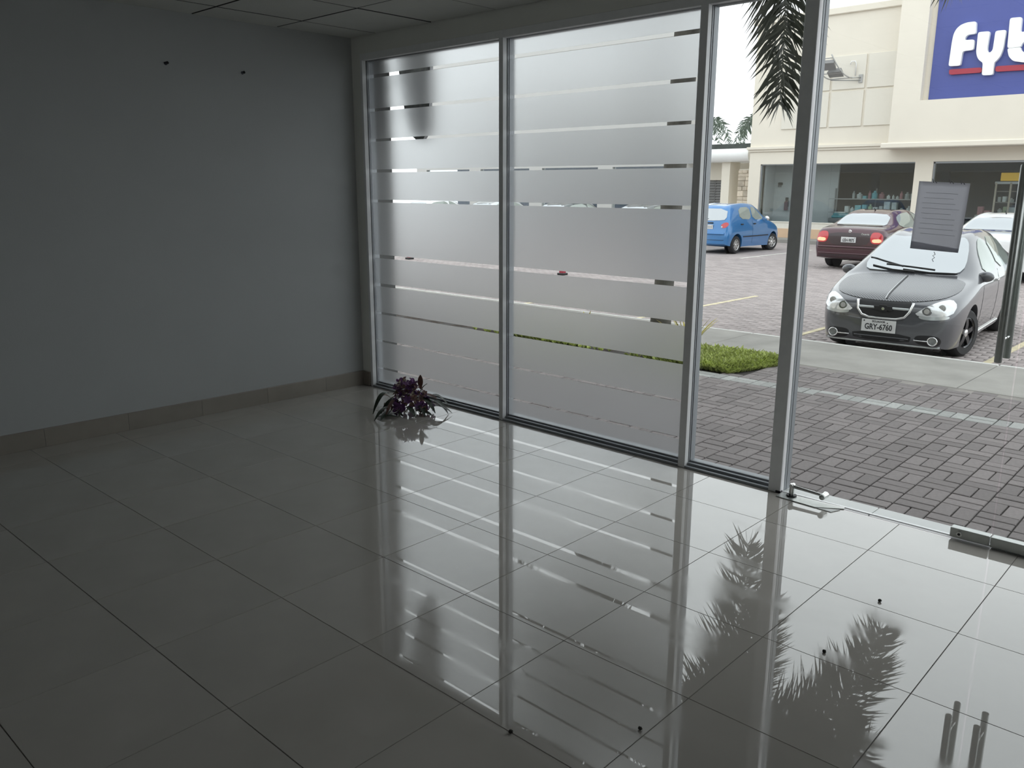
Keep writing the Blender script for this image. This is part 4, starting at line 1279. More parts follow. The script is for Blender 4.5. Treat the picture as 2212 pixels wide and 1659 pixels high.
for x in (-30.4, -26.3, -22.2, -18.1):
    for k in range(2):
        MB().box(x + 0.8 + 1.65 * k, x + 2.45 + 1.65 * k, YB + 0.08, YB + 0.095, 0.30, 2.42).build('window_pane', M['shopglass'], far)
MB().box(-30.4, -13.9, YB + 3, YB + 3.2, RZ, 2.9).build('shop_room', M['shopdark'], far)

sc = thing('stone_column', 'pale stone column between the low building and the shop building', 'column', (-11.35, 27.3, RZ))
MB().box(-11.60, -11.08, 27.12, 27.55, RZ, 2.28).build('column_core', M['cream'], sc)
sq = random.Random(9)
z = -0.35
while z < 2.2:
    h = sq.uniform(0.12, 0.24)
    x = -11.62
    while x < -11.08:
        w = min(sq.uniform(0.16, 0.34), -11.06 - x)
        if w > 0.06:
            d = sq.uniform(0.03, 0.07)
            MB().box(x + 0.006, x + w - 0.006, 27.12 - d, 27.125, z + 0.006, min(z + h, 2.3) - 0.006, 0.012).build('stone', M['stone'], sc)
        x += w
    for yy in (27.14, 27.35):
        MB().box(-11.081, -11.04 + sq.uniform(0, .02), yy, yy + 0.19, z + 0.006, z + h - 0.006, 0.01).build('stone', M['stone'], sc)
    z += h

# ================================================================== CARS
def pchip(xk, yk, x):
    xk = np.asarray(xk, float); yk = np.asarray(yk, float)
    h = np.diff(xk); d = np.diff(yk) / h
    m = np.zeros(len(xk))
    for i in range(1, len(xk) - 1):
        if d[i - 1] * d[i] > 0:
            w1 = 2 * h[i] + h[i - 1]; w2 = h[i] + 2 * h[i - 1]
            m[i] = (w1 + w2) / (w1 / d[i - 1] + w2 / d[i])
    m[0] = d[0]; m[-1] = d[-1]
    i = np.clip(np.searchsorted(xk, x) - 1, 0, len(h) - 1)
    t = (x - xk[i]) / h[i]
    return yk[i] * (2 * t ** 3 - 3 * t ** 2 + 1) + m[i] * h[i] * (t ** 3 - 2 * t ** 2 + t) + yk[i + 1] * (-2 * t ** 3 + 3 * t ** 2) + m[i + 1] * h[i] * (t ** 3 - t ** 2)

def catmull(pts, n):
    out = []
    P_ = [2 * pts[0] - pts[1]] + pts + [2 * pts[-1] - pts[-2]]
    for i in range(1, len(P_) - 2):
        p0, p1, p2, p3 = P_[i - 1:i + 3]
        for k in range(n):
            t = k / n
            out.append(0.5 * ((2 * p1) + (-p0 + p2) * t + (2 * p0 - 5 * p1 + 4 * p2 - p3) * t * t + (-p0 + 3 * p1 - 3 * p2 + p3) * t ** 3))
    out.append(pts[-1])
    return out

class Car:
    def __init__(s, name, label, stations, paint, wheels, wr, group='parked cars'):
        s.root = thing(name, label, 'car', (0, 0, 0), group)
        st = np.array(stations, float)
        ls = []
        for a, b in zip(st[:-1, 0], st[1:, 0]):
            k = max(2, min(8, int((b - a) / 0.08)))
            ls += list(np.linspace(a, b, k, endpoint=False))
        ls.append(st[-1, 0])
        ls = np.array(ls)
        colsv = [pchip(st[:, 0], st[:, c], ls) for c in range(1, st.shape[1])]
        rings = []
        for i, l in enumerate(ls):
            zt, w1, z1, w2, z2, w3, z3, w4, z4, zb = [c[i] for c in colsv]
            half = catmull([np.array(q) for q in ((0, zt), (w1 * 0.55, zt - (zt - z1) * 0.25), (w1, z1), (w2, z2), (w3, z3), (w4, z4))], 5)
            half.append(np.array((w4 * 0.6, zb)))
            half.append(np.array((0, zb)))
            ring_ = [(q[0], l, q[1]) for q in half] + [(-q[0], l, q[1]) for q in half[-2:0:-1]]
            rings.append(ring_)
        n = len(rings[0])
        v = [p for r in rings for p in r]
        f = []
        for i in range(len(rings) - 1):
            for k in range(n):
                k2 = (k + 1) % n
                f.append((i * n + k, i * n + k2, (i + 1) * n + k2, (i + 1) * n + k))
        f.append(tuple(range(n))[::-1])
        f.append(tuple((len(rings) - 1) * n + k for k in range(n)))
        s.bvh = BVHTree.FromPolygons(v, f)
        body = add('body', v, f, paint, s.root, True, 38)
        # wheel arches
        arch = MB()
        for l, w, _ in wheels:
            for sgn in (-1, 1):
                pts = [(sgn * (w - 0.30), l, wr + 0.01), (sgn * (w + 0.5), l, wr + 0.01)]
                arch.tube(pts, wr + 0.055, 28)
        cut = arch.build('cut', M['black'])
        bm = bmesh.new(); bm.from_mesh(cut.data); bmesh.ops.recalc_face_normals(bm, faces=bm.faces[:]); bm.to_mesh(cut.data); bm.free()
        bm = bmesh.new(); bm.from_mesh(body.data); bmesh.ops.recalc_face_normals(bm, faces=bm.faces[:]); bm.to_mesh(body.data); bm.free()
        md = body.modifiers.new('b', 'BOOLEAN'); md.operation = 'DIFFERENCE'; md.solver = 'EXACT'; md.object = cut
        dg = bpy.context.evaluated_depsgraph_get()
        me = bpy.data.meshes.new_from_object(body.evaluated_get(dg))
        body.modifiers.clear()
        old = body.data
        body.data = me
        me.materials.clear(); me.materials.append(paint)
        for p in me.polygons: p.material_index = 0
        me.shade_smooth(); me.set_sharp_from_angle(angle=math.radians(38))
        bpy.data.objects.remove(cut)
        s.body = body
        liner = MB()
        for l, w, _ in wheels:
            for sgn in (-1, 1):
                liner.tube([(sgn * (w - 0.22), l, wr + 0.01), (sgn * (w - 0.21), l, wr + 0.01)], wr + 0.053, 24)
        liner.build('wheel_well', M['black'], s.root)
        s.wheels = wheels; s.wr = wr
    def cast(s, a, b, axis):
        if axis == 'front': o, d = Vector((a, -2, b)), Vector((0, 1, 0))
        elif axis == 'rear': o, d = Vector((a, 9, b)), Vector((0, -1, 0))
        elif axis == 'left': o, d = Vector((3, a, b)), Vector((-1, 0, 0))
        elif axis == 'right': o, d = Vector((-3, a, b)), Vector((1, 0, 0))
        else: o, d = Vector((a, b, 4)), Vector((0, 0, -1))
        h = s.bvh.ray_cast(o, d)
        return h
    def patch(s, name, outline, axis, mat, off=0.006, parent=None, h=0.05, smooth_corners=2, thick=0.012):
        p = [Vector(q) for q in outline]
        for _ in range(smooth_corners):
            q = []
            for i in range(len(p)):
                a, b = p[i], p[(i + 1) % len(p)]
                q += [a.lerp(b, 0.22), a.lerp(b, 0.78)]
            p = q
        # densify
        q = []
        for i in range(len(p)):
            a, b = p[i], p[(i + 1) % len(p)]
            k = max(1, int((b - a).length / h))
            q += [a.lerp(b, j / k) for j in range(k)]
        p = q
        nb = len(p)
        x0, x1 = min(a.x for a in p), max(a.x for a in p); y0, y1 = min(a.y for a in p), max(a.y for a in p)
        def inside(x, y):
            c = False
            for i in range(nb):
                a, b = p[i], p[i - 1]
                if (a.y > y) != (b.y > y) and x < (b.x - a.x) * (y - a.y) / (b.y - a.y) + a.x: c = not c
            return c
        inner = []
        gx = x0 + h / 2
        while gx < x1:
            gy = y0 + h / 2
            while gy < y1:
                if inside(gx, gy) and min((Vector((gx, gy)) - a).length for a in p) > h * 0.45:
                    inner.append(Vector((gx, gy)))
                gy += h
            gx += h
        res = delaunay_2d_cdt(p + inner, [(i, (i + 1) % nb) for i in range(nb)], [], 1, 1e-5)
        vs, _, fs = res[0], res[1], res[2]
        top = []; low = []
        last = None
        for a in vs:
            loc, nrm, idx, dist = s.cast(a.x, a.y, axis)
            if loc is None:
                q3 = Vector((a.x, 0, a.y)) if axis in ('front', 'rear') else (Vector((0.7, a.x, a.y)) if axis == 'left' else Vector((a.x, a.y, 1)))
                if axis == 'rear': q3.y = 4.5
                loc, nrm, idx, dist = s.bvh.find_nearest(q3)
            c = Vector((0, 2, 0.6))
            if nrm.dot(loc - c) < 0: nrm = -nrm
            top.append(loc + nrm * off); low.append(loc + nrm * (off - thick))
        n = len(top)
        v = top + low
        f = [tuple(q) for q in fs]
        ec = {}
        for q in fs:
            for i in range(len(q)):
                e = (q[i], q[(i + 1) % len(q)])
                ec[e] = 1
        for (a, b) in list(ec):
            if (b, a) not in ec: f.append((b, a, a + n, b + n))
        bm = bmesh.new()
        bv = [bm.verts.new(q) for q in v]
        for q in f:
            try: bm.faces.new([bv[i] for i in q])
            except ValueError: pass
        bmesh.ops.recalc_face_normals(bm, faces=bm.faces[:])
        bm.verts.index_update()
        vv = [q.co[:] for q in bm.verts]; ff = [[k.index for k in q.verts] for q in bm.faces]
        bm.free()
        return add(name, vv, ff, mat, parent or s.root, True, 50)
    def surf(s, a, b, axis, off=0.0):
        loc, nrm, i, d = s.cast(a, b, axis)
        if loc is None: loc, nrm, i, d = s.bvh.find_nearest(Vector((a, 0, b)))
        return loc
    def ribbon(s, name, pts, axis, r, mat, parent=None, off=0.004, n=8):
        out = []
        for a, b in pts:
            loc, nrm, i, d = s.cast(a, b, axis)
            if loc is None: continue
            if nrm.dot(loc - Vector((0, 2, 0.6))) < 0: nrm = -nrm
            out.append(loc + nrm * off)
        return MB().tube(out, r, n).build(name, mat, parent or s.root, True, 50)
    def add_wheels(s, rim_mat, steer=0.0, spokes=5, wt=0.19, hub=None):
        wr = s.wr
        for l, w, front in s.wheels:
            for sgn in (-1, 1):
                t = MB()
                prof = [(-wt / 2, wr * 0.66), (-wt / 2, wr * 0.90), (-wt / 2 + 0.025, wr * 0.985), (-0.03, wr), (0.03, wr), (wt / 2 - 0.025, wr * 0.985), (wt / 2, wr * 0.90), (wt / 2, wr * 0.66), (wt / 2 - 0.04, wr * 0.62), (-wt / 2 + 0.04, wr * 0.62)]
                n = 32
                for k in range(n):
                    th = 2 * math.pi * k / n
                    t.v += [(x, r * math.cos(th), r * math.sin(th)) for x, r in prof]
                m = len(prof)
                for k in range(n):
                    for i in range(m):
                        a, b = k * m + i, k * m + (i + 1) % m
                        a2, b2 = ((k + 1) % n) * m + i, ((k + 1) % n) * m + (i + 1) % m
                        t.f.append((a, b, b2, a2))
                wl_ = t.build('wheel', M['tyre'], s.root, True, 40)
                ORG[wl_] = Vector((0, 0, 0))
                rm = MB()
                fx = sgn * (wt / 2 - 0.02)
                rm.tube([(fx - sgn * 0.07, 0, 0), (fx - sgn * 0.065, 0, 0)], wr * 0.63, 28)
                R0, R1 = wr * 0.58, wr * 0.67
                base = len(rm.v)
                for k in range(28):
                    th = 2 * math.pi * k / 28
                    for x, r in ((fx + sgn * 0.012, R1), (fx + sgn * 0.016, (R0 + R1) / 2), (fx, R0), (fx - sgn * 0.06, R0)):
                        rm.v.append((x, r * math.cos(th), r * math.sin(th)))
                for k in range(28):
                    for i in range(3):
                        a = base + k * 4 + i; b = base + ((k + 1) % 28) * 4 + i
                        rm.f.append((a, a + 1, b + 1, b))
                for k in range(spokes):
                    th = 2 * math.pi * k / spokes + 0.3
                    c, sn = math.cos(th), math.sin(th)
                    w0, w1 = 0.034, 0.026
                    q = []
                    for r, ww, xx in ((wr * 0.10, w0, fx + sgn * 0.004), (wr * 0.35, w0 * 0.9, fx + sgn * 0.012), (R0 + 0.008, w1, fx + sgn * 0.004)):
                        for e in (-1, 1):
                            q.append((xx, r * c - e * ww * sn, r * sn + e * ww * c))
                        for e in (-1, 1):
                            q.append((xx - sgn * 0.03, r * c - e * ww * 1.3 * sn, r * sn + e * ww * 1.3 * c))
                    rm.raw(q, [(0, 1, 5, 4), (4, 5, 9, 8), (0, 4, 6, 2), (4, 8, 10, 6), (1, 3, 7, 5), (5, 7, 11, 9)])
                rm.build('rim', rim_mat, wl_, True, 35)
                MB().tube([(fx - sgn * 0.02, 0, 0), (fx + sgn * 0.010, 0, 0), (fx + sgn * 0.018, 0, 0)], [wr * 0.17, wr * 0.15, wr * 0.08], 16).build('hub_cap', hub or M['carchrome'], wl_, True, 40)
                wl_.location = (sgn * (w - wt / 2 + 0.01), l, wr)
                if front and steer: wl_.rotation_euler = (0, 0, steer)
    def place(s, x, y, rz, z=RZ):
        s.root.location = (x, y, z + 0.002)
        s.root.rotation_euler = (0, 0, rz)

def plate(car, a, b, axis, txt, small=None, w=0.404, h=0.154, parent=None):
    l0 = car.surf(a, b, axis)
    sgn = 1 if axis == 'front' else -1
    y = l0.y - sgn * 0.018
    pl_ = MB().box(a - w / 2, a + w / 2, y - 0.004, y + 0.004, b - h / 2, b + h / 2, 0.002).build('licence_plate', M['plate'], car.root)
    def put(t, size, dz, bold):
        v, f = text_mesh(t, size, 0.0008, bold)
        ww = max(p[0] for p in v) - min(p[0] for p in v)
        k_ = min(1.0, 0.80 * w / ww)
        v = [(p[0] * k_, p[1], p[2]) for p in v]
        if axis == 'front':   # facing -y
            v = [(a + p[0], y - 0.0048 - p[2], b + dz + p[1]) for p in v]
        else:
            v = [(a - p[0], y + 0.0048 + p[2], b + dz + p[1]) for p in v]
        o = add('plate_text', v, f, M['plateink'], pl_)
    if txt: put(txt, 0.098, -0.016, 0.0026)
    if small: put(small, 0.032, 0.052, 0.001)
    MB().tube([(a - w / 2 + 0.03, y - sgn * 0.004, b + h / 2 - 0.02), (a - w / 2 + 0.03, y - sgn * 0.007, b + h / 2 - 0.02)], 0.009, 10).build('plate_bolt', M['plateink'], pl_)
    MB().tube([(a + w / 2 - 0.10, y - sgn * 0.004, b + h / 2 - 0.034), (a + w / 2 - 0.10, y - sgn * 0.007, b + h / 2 - 0.034)], 0.007, 10).build('plate_bolt', M['plateink'], pl_)
    return pl_

# ---------------- graphite sedan facing the shop
A_ST = [
 (0.000, .60, .40, .585, .50, .52, .53, .43, .49, .27, .25),
 (0.030, .675, .52, .655, .615, .585, .64, .44, .60, .215, .20),
 (0.090, .725, .58, .705, .69, .635, .715, .45, .675, .185, .17),
 (0.200, .775, .635, .755, .75, .685, .775, .47, .735, .17, .16),
 (0.450, .835, .67, .82, .80, .75, .82, .50, .78, .17, .16),
 (0.850, .915, .69, .905, .825, .845, .842, .55, .79, .18, .17),
 (1.020, .950, .68, .94, .828, .89, .845, .55, .79, .18, .17),
 (1.100, .985, .665, .972, .828, .91, .845, .56, .79, .18, .17),
 (1.500, 1.215, .60, 1.19, .825, .94, .845, .56, .79, .185, .175),
 (1.930, 1.425, .535, 1.390, .82, .96, .845, .56, .79, .19, .18),
 (2.200, 1.480, .54, 1.440, .82, .97, .845, .56, .79, .19, .18),
 (2.600, 1.505, .545, 1.460, .82, .985, .845, .56, .79, .19, .18),
 (3.100, 1.470, .535, 1.430, .815, 1.0, .845, .57, .79, .20, .19),
 (3.350, 1.410, .535, 1.37, .81, 1.01, .842, .57, .79, .20, .19),
 (3.850, 1.130, .62, 1.115, .79, 1.02, .835, .58, .785, .22, .20),
 (4.050, 1.105, .62, 1.085, .77, 1.0, .82, .58, .77, .25, .22),
 (4.220, 1.080, .58, 1.05, .72, .95, .77, .58, .72, .28, .25),
 (4.310, .950, .50, .93, .60, .85, .62, .55, .60, .33, .32)]
av = Car('sedan', 'graphite grey sedan with patterned bonnet parked facing the glass door', A_ST, M['greypaint'], [(0.83, 0.80, True), (3.31, 0.80, False)], 0.298)
hood = av.patch('bonnet', [(-.62, .20), (-.36, .09), (0, .06), (.36, .09), (.62, .20), (.735, .55), (.70, 1.0), (0, 1.06), (-.70, 1.0), (-.735, .55)], 'top', M['carbon'], 0.007, h=0.045, smooth_corners=2)
av.ribbon('bonnet_stripe', [(0, .10 + .11 * k) for k in range(9)], 'top', 0.009, M['black'], hood, 0.008)
av.ribbon('bonnet_stripe', [(-.018, .10 + .11 * k) for k in range(9)], 'top', 0.003, M['carchrome'], hood, 0.010)
av.patch('windscreen', [(-.64, 1.125), (-.3, 1.10), (.3, 1.10), (.64, 1.125), (.515, 1.86), (.3, 1.885), (-.3, 1.885), (-.515, 1.86)], 'top', M['carglass'], 0.014, h=0.045, smooth_corners=2)
for pts in ([(.56, 1.10), (.25, 1.085), (-.10, 1.13)], [(.05, 1.085), (-.28, 1.11), (-.50, 1.19)]):
    av.ribbon('wiper', [(pts[0][0] + (pts[2][0] - pts[0][0]) * k / 6, pts[0][1] + (pts[1][1] - pts[0][1]) * min(1, k / 3) + (pts[2][1] - pts[1][1]) * max(0, k / 3 - 1)) for k in range(7)], 'top', 0.010, M['black'], None, 0.022)
for pts in ([(.28, 1.16), (-.34, 1.235)], [(-.12, 1.20), (-.58, 1.36)]):
    av.ribbon('wiper_blade', [(pts[0][0] + (pts[1][0] - pts[0][0]) * k / 6, pts[0][1] + (pts[1][1] - pts[0][1]) * k / 6) for k in range(7)], 'top', 0.011, M['black'], None, 0.016)
for ax in ('left', 'right'):
    av.patch('side_window', [(1.42, .985), (2.26, 1.005), (2.24, 1.41), (2.05, 1.395), (1.80, 1.27)], ax, M['sideglass'], 0.008, h=0.05, smooth_corners=1)
    av.patch('side_window', [(2.33, 1.005), (3.30, 1.04), (3.22, 1.33), (2.95, 1.405), (2.31, 1.42)], ax, M['sideglass'], 0.008, h=0.05, smooth_corners=1)
    av.ribbon('door_seam', [(2.29, .30 + .1 * k) for k in range(8)], ax, 0.004, M['black'], None, -0.001, 6)
    av.ribbon('door_seam', [(1.30, .34 + .08 * k) for k in range(8)], ax, 0.004, M['black'], None, -0.001, 6)
    av.ribbon('door_handle', [(2.08, .86), (2.14, .865), (2.20, .865)], ax, 0.014, M['carchrome'], None, 0.018)
    av.ribbon('sill_moulding', [(1.25 + .17 * k, .25) for k in range(10)], ax, 0.018, M['silverpaint'], None, 0.004)
    sgn = 1 if ax == 'left' else -1
    mi = MB(); mi.ball((sgn * .85, 1.30, .965), .09, 16, 10, (1.10, .55, .74))
    mo = mi.build('door_mirror', M['greypaint'], av.root, True)
    MB().box(min(sgn * .74, sgn * .82), max(sgn * .74, sgn * .82), 1.27, 1.34, .905, .935, .008).build('mirror_arm', M['black'], mo)
    MB().box(min(sgn * .785, sgn * .92), max(sgn * .785, sgn * .92), 1.335, 1.352, .93, 1.0, .004).build('mirror_glass', M['carchrome'], mo)
# front face
for sx in (-1, 1):
    hl = av.patch('headlight', [(sx * a, b) for a, b in ((.345, .575), (.56, .562), (.74, .59), (.765, .70), (.70, .765), (.58, .735), (.45, .66))], 'front', M['lamp'], 0.008, h=0.035, smooth_corners=1)
    for a, b, rr, mt in ((.490, .628, .055, 'lampdark'), (.640, .675, .042, 'lampgrey')):
        l0 = av.surf(sx * a, b, 'front')
        MB().tube([(sx * a, l0.y - 0.012, b), (sx * a, l0.y - 0.020, b)], [rr, rr * 0.85], 18).build('reflector', M[mt], hl, True, 40)
        MB().tube([(sx * a, l0.y - 0.019, b), (sx * a, l0.y - 0.024, b)], [rr * 0.6, rr * 0.5], 14).build('bulb_lens', M['lampgrey'], hl, True, 40)
    av.patch('lower_lamp_panel', [(sx * a, b) for a, b in ((.40, .575), (.55, .565), (.72, .585), (.72, .545), (.55, .525), (.42, .535))], 'front', M['silverpaint'], 0.005, h=0.035)
    fo = av.patch('fog_recess', [(sx * a, b) for a, b in ((.38, .335), (.62, .345), (.675, .29), (.65, .205), (.40, .225))], 'front', M['black'], 0.004, h=0.035)
    l0 = av.surf(sx * .585, .275, 'front')
    MB().tube([(sx * .585, l0.y - 0.006, .275), (sx * .585, l0.y - 0.020, .275)], [.046, .042], 18).build('fog_lamp', M['lampdark'], fo, True, 40)
    rg = MB(); n = 20
    rg.tube([(sx * .585 + .052 * math.cos(2 * math.pi * k / n), l0.y - 0.018, .275 + .050 * math.sin(2 * math.pi * k / n)) for k in range(n + 1)], .008, 8, False)
    rg.build('chrome_ring', M['carchrome'], fo, True)
    av.ribbon('chrome_bar', [(sx * (.53 - .05 * k), .272) for k in range(4)], 'front', .008, M['carchrome'], fo, .010)
gr_ = av.patch('grille', [(-.33, .725), (0, .745), (.33, .725), (.29, .565), (.17, .515), (-.17, .515), (-.29, .565)], 'front', M['black'], 0.006, h=0.04, smooth_corners=2)
av.ribbon('grille_surround', [(-.325, .70), (-.30, .60), (-.25, .535), (-.16, .508), (0, .505), (.16, .508), (.25, .535), (.30, .60), (.325, .70)], 'front', .017, M['carchrome'], gr_, .008)
av.ribbon('grille_bar', [(-.29 + .0725 * k, .628) for k in range(9)], 'front', .016, M['silverpaint'], gr_, .012)
l0 = av.surf(0, .63, 'front')
em = MB(); y_ = l0.y - .034
em.prism([(-.10, .605), (-.042, .605), (-.036, .590), (.044, .590), (.05, .605), (.112, .605), (.10, .652), (.044, .652), (.038, .668), (-.044, .668), (-.05, .652), (-.112, .652)], y_, y_ + .02, 'y')
em.build('emblem', M['black'], gr_)
MB().tube([(0, y_, .625), (0, y_ - .008, .625)], .018, 14).build('emblem_stud', M['carchrome'], gr_, True, 40)
av.patch('lower_grille', [(-.35, .325), (.35, .325), (.33, .225), (-.33, .225)], 'front', M['black'], 0.004, h=0.04, smooth_corners=1)
av.ribbon('grille_bar', [(-.32 + .08 * k, .275) for k in range(9)], 'front', .008, M['greypaint'], None, .006)
av.ribbon('bumper_lip', [(-.66 + .0825 * k, .195) for k in range(17)], 'front', .013, M['silverpaint'], None, .004)
plate(av, -0.035, .405, 'front', 'GRY-6760', 'ECUADOR')
av.add_wheels(M['blackrim'], steer=math.radians(-16), spokes=5, wt=.20)
AV_ROT = math.radians(4.6)
SC = 0.945
av.root.scale = (SC, SC, SC)
fx, fy = 0.725 * math.cos(AV_ROT) - 0.83 * math.sin(AV_ROT), 0.725 * math.sin(AV_ROT) + 0.83 * math.cos(AV_ROT)
av.place(2.50 - SC * fx, 6.87 - SC * fy, AV_ROT)

# ---------------- maroon sedan seen from behind
O_ST = [
 (0.000, .60, .42, .58, .54, .52, .58, .43, .54, .27, .25),
 (0.090, .72, .60, .70, .72, .63, .75, .45, .70, .185, .17),
 (0.450, .83, .69, .81, .82, .74, .85, .50, .81, .17, .16),
 (1.050, .94, .71, .925, .85, .87, .868, .55, .82, .18, .17),
 (1.200, .985, .69, .97, .85, .90, .87, .56, .82, .18, .17),
 (2.050, 1.385, .56, 1.35, .845, .95, .87, .56, .82, .19, .18),
 (2.600, 1.43, .57, 1.39, .845, .97, .87, .57, .82, .19, .18),
 (3.100, 1.40, .56, 1.36, .84, .98, .872, .57, .82, .20, .19),
 (3.400, 1.32, .565, 1.285, .838, .985, .872, .58, .82, .20, .19),
 (3.980, 1.055, .66, 1.04, .825, .975, .868, .59, .815, .22, .20),
 (4.250, 1.035, .665, 1.015, .81, .95, .855, .60, .81, .25, .22),
 (4.420, 1.015, .65, .99, .79, .92, .84, .60, .80, .27, .25),
 (4.500, .955, .63, .93, .77, .86, .82, .56, .785, .29, .27),
 (4.545, .80, .61, .78, .74, .73, .785, .53, .76, .30, .29),
 (4.570, .62, .58, .60, .70, .56, .74, .48, .72, .33, .32)]
oc = Car('sedan', 'maroon sedan seen from behind with its brake lamps lit', O_ST, M['maroon'], [(0.95, 0.83, True), (3.62, 0.83, False)], 0.312)
oc.patch('windscreen', [(-.66, 1.23), (.66, 1.23), (.54, 2.0), (-.54, 2.0)], 'top', M['carglass'], 0.014, h=0.06, smooth_corners=1)
oc.patch('rear_window', [(-.545, 3.42), (0, 3.36), (.545, 3.42), (.63, 3.95), (.3, 3.99), (-.3, 3.99), (-.63, 3.95)], 'top', M['carglass'], 0.014, h=0.045, smooth_corners=1)
for ax in ('left', 'right'):
    oc.patch('side_window', [(1.50, .985), (2.36, 1.0), (2.34, 1.36), (2.15, 1.345), (1.90, 1.22)], ax, M['sideglass'], 0.008, h=0.06, smooth_corners=1)
    oc.patch('side_window', [(2.44, 1.0), (3.52, 1.02), (3.38, 1.24), (3.10, 1.33), (2.43, 1.37)], ax, M['sideglass'], 0.008, h=0.06, smooth_corners=1)
    oc.ribbon('door_seam', [(2.40, .30 + .1 * k) for k in range(8)], ax, 0.005, M['black'], None, -0.001, 6)
    oc.ribbon('rub_strip', [(1.4 + .2 * k, .56) for k in range(11)], ax, 0.018, M['maroondark'], None, 0.004)
    sgn = 1 if ax == 'left' else -1
    mi = MB(); mi.ball((sgn * .95, 1.48, 1.02), .1, 12, 7, (1.0, .6, .7))
    mi.build('door_mirror', M['maroon'], oc.root, True)
tp = oc.patch('boot_panel', [(-.50, .90), (.50, .90), (.52, .75), (.42, .60), (-.42, .60), (-.52, .75)], 'rear', M['maroondark'], 0.003, h=0.06, smooth_corners=1)
for sx in (-1, 1):
    tl_ = oc.patch('tail_light', [(sx * a, b) for a, b in ((.54, .925), (.70, .925), (.785, .86), (.80, .66), (.55, .655), (.50, .80))], 'rear', M['redlens'], 0.008, h=0.05)
    oc.patch('brake_lamp', [(sx * a, b) for a, b in ((.56, .765), (.76, .775), (.775, .69), (.57, .685))], 'rear', M['litlens'], 0.014, tl_, h=0.05, smooth_corners=1)
oc.ribbon('bumper_strip', [(-.74 + .0925 * k, .555) for k in range(17)], 'rear', .024, M['maroon'], None, .010)
oc.ribbon('bumper_strip', [(-.72 + .09 * k, .40) for k in range(17)], 'rear', .016, M['maroon'], None, .010)
oc.patch('bumper_skirt', [(-.70, .375), (.70, .375), (.66, .31), (-.66, .31)], 'rear', M['maroondark'], .004, h=.06, smooth_corners=1)
l0 = oc.surf(0, .93, 'rear')
MB().tube([(0, l0.y + .002, .93), (0, l0.y + .014, .928)], [.042, .036], 16).build('emblem', M['carchrome'], oc.root, True, 40)
plate(oc, 0.0, .735, 'rear', 'GSH-9875', None, .36, .13)
v, f = text_mesh('Octavia', .062, .002, .0012)
l0 = oc.surf(-.40, .885, 'rear')
add('badge', [(-.38 - p[0], l0.y + .016 + p[2], .875 + p[1]) for p in v], f, M['carchrome'], oc.root)
MB().tube([(0, 3.02, 1.395), (0, 3.05, 1.43), (0, 3.12, 1.47)], [.02, .010, .004], 8).build('aerial', M['black'], oc.root, True)
oc.ribbon('boot_seam', [(-.60 + .075 * k, .60) for k in range(17)], 'rear', .004, M['black'], None, .002, 6)
oc.add_wheels(M['silverrim'], spokes=6, wt=.20)
oc.place(-2.80, 16.55 + 4.57, math.pi)

# ---------------- white and other cars of the same shape (copies, own paint)
sw = {M['maroon']: M['whitepaint'], M['maroondark']: M['whitepaint'], M['litlens']: M['redlens']}
def copy_car(name, x, y, rz, lb, swp):
    r = dup(oc.root, name, (x, y, RZ + 0.002), rz, lb, 'parked cars', swp)
    for ch in list(r.children):
        if ch.name.startswith(('licence_plate', 'badge')):
            for g_ in list(ch.children): bpy.data.objects.remove(g_)
            if ch.name.startswith('badge'): bpy.data.objects.remove(ch)
    return r
copy_car('sedan', 0.35, 15.75 + 4.57, math.pi, 'white sedan seen from behind over the roof of the graphite grey sedan', sw)
copy_car('sedan', -11.25, 18.5 + 4.57, math.pi, 'dark sedan mostly behind the wider frosted pane, two bays from the blue hatchback', {M['maroon']: M['darkpaint'], M['maroondark']: M['darkpaint'], M['litlens']: M['redlens']})
copy_car('sedan', -14.9, 18.6 + 4.57, math.pi, 'black-green sedan behind the left end of the wider frosted pane', {M['maroon']: M['darkpaint'], M['maroondark']: M['black'], M['litlens']: M['redlens']})
copy_car('sedan', -18.6, 18.6 + 4.57, math.pi, 'silver sedan behind the narrower frosted pane', {M['maroon']: M['silverpaint'], M['maroondark']: M['silverpaint'], M['litlens']: M['redlens']})
copy_car('sedan', -22.2, 18.4 + 4.57, math.pi, 'white sedan farthest along the lot behind the narrower frosted pane', sw)

# ---------------- blue hatchback
B_ST = [
 (0.000, .62, .34, .60, .44, .54, .47, .43, .44, .27, .25),
 (0.060, .73, .45, .71, .56, .63, .60, .46, .57, .20, .19),
 (0.220, .81, .52, .795, .645, .71, .685, .48, .655, .18, .17),
 (0.600, .93, .56, .915, .70, .82, .735, .52, .70, .18, .17),
 (0.860, .99, .57, .975, .71, .88, .745, .54, .71, .18, .17),
 (0.960, 1.04, .56, 1.02, .71, .90, .745, .55, .71, .18, .17),
 (1.480, 1.385, .485, 1.35, .70, .93, .745, .55, .71, .19, .18),
 (1.750, 1.455, .50, 1.42, .70, .95, .745, .55, .71, .19, .18),
 (2.250, 1.485, .51, 1.45, .70, .97, .745, .55, .71, .20, .19),
 (2.900, 1.455, .505, 1.415, .69, .98, .742, .56, .71, .20, .19),
 (3.120, 1.41, .50, 1.37, .685, .985, .738, .56, .70, .22, .20),
 (3.280, 1.22, .54, 1.19, .675, .97, .725, .56, .69, .24, .22),
 (3.400, .99, .58, .965, .655, .88, .705, .55, .68, .26, .24),
 (3.450, .74, .57, .72, .63, .66, .675, .52, .65, .28, .26),
 (3.495, .60, .53, .58, .59, .54, .62, .48, .60, .31, .30)]
bc = Car('hatchback', 'small blue hatchback parked across the lot beside the mullion', B_ST, M['bluepaint'], [(0.62, 0.715, True), (2.96, 0.715, False)], 0.268)
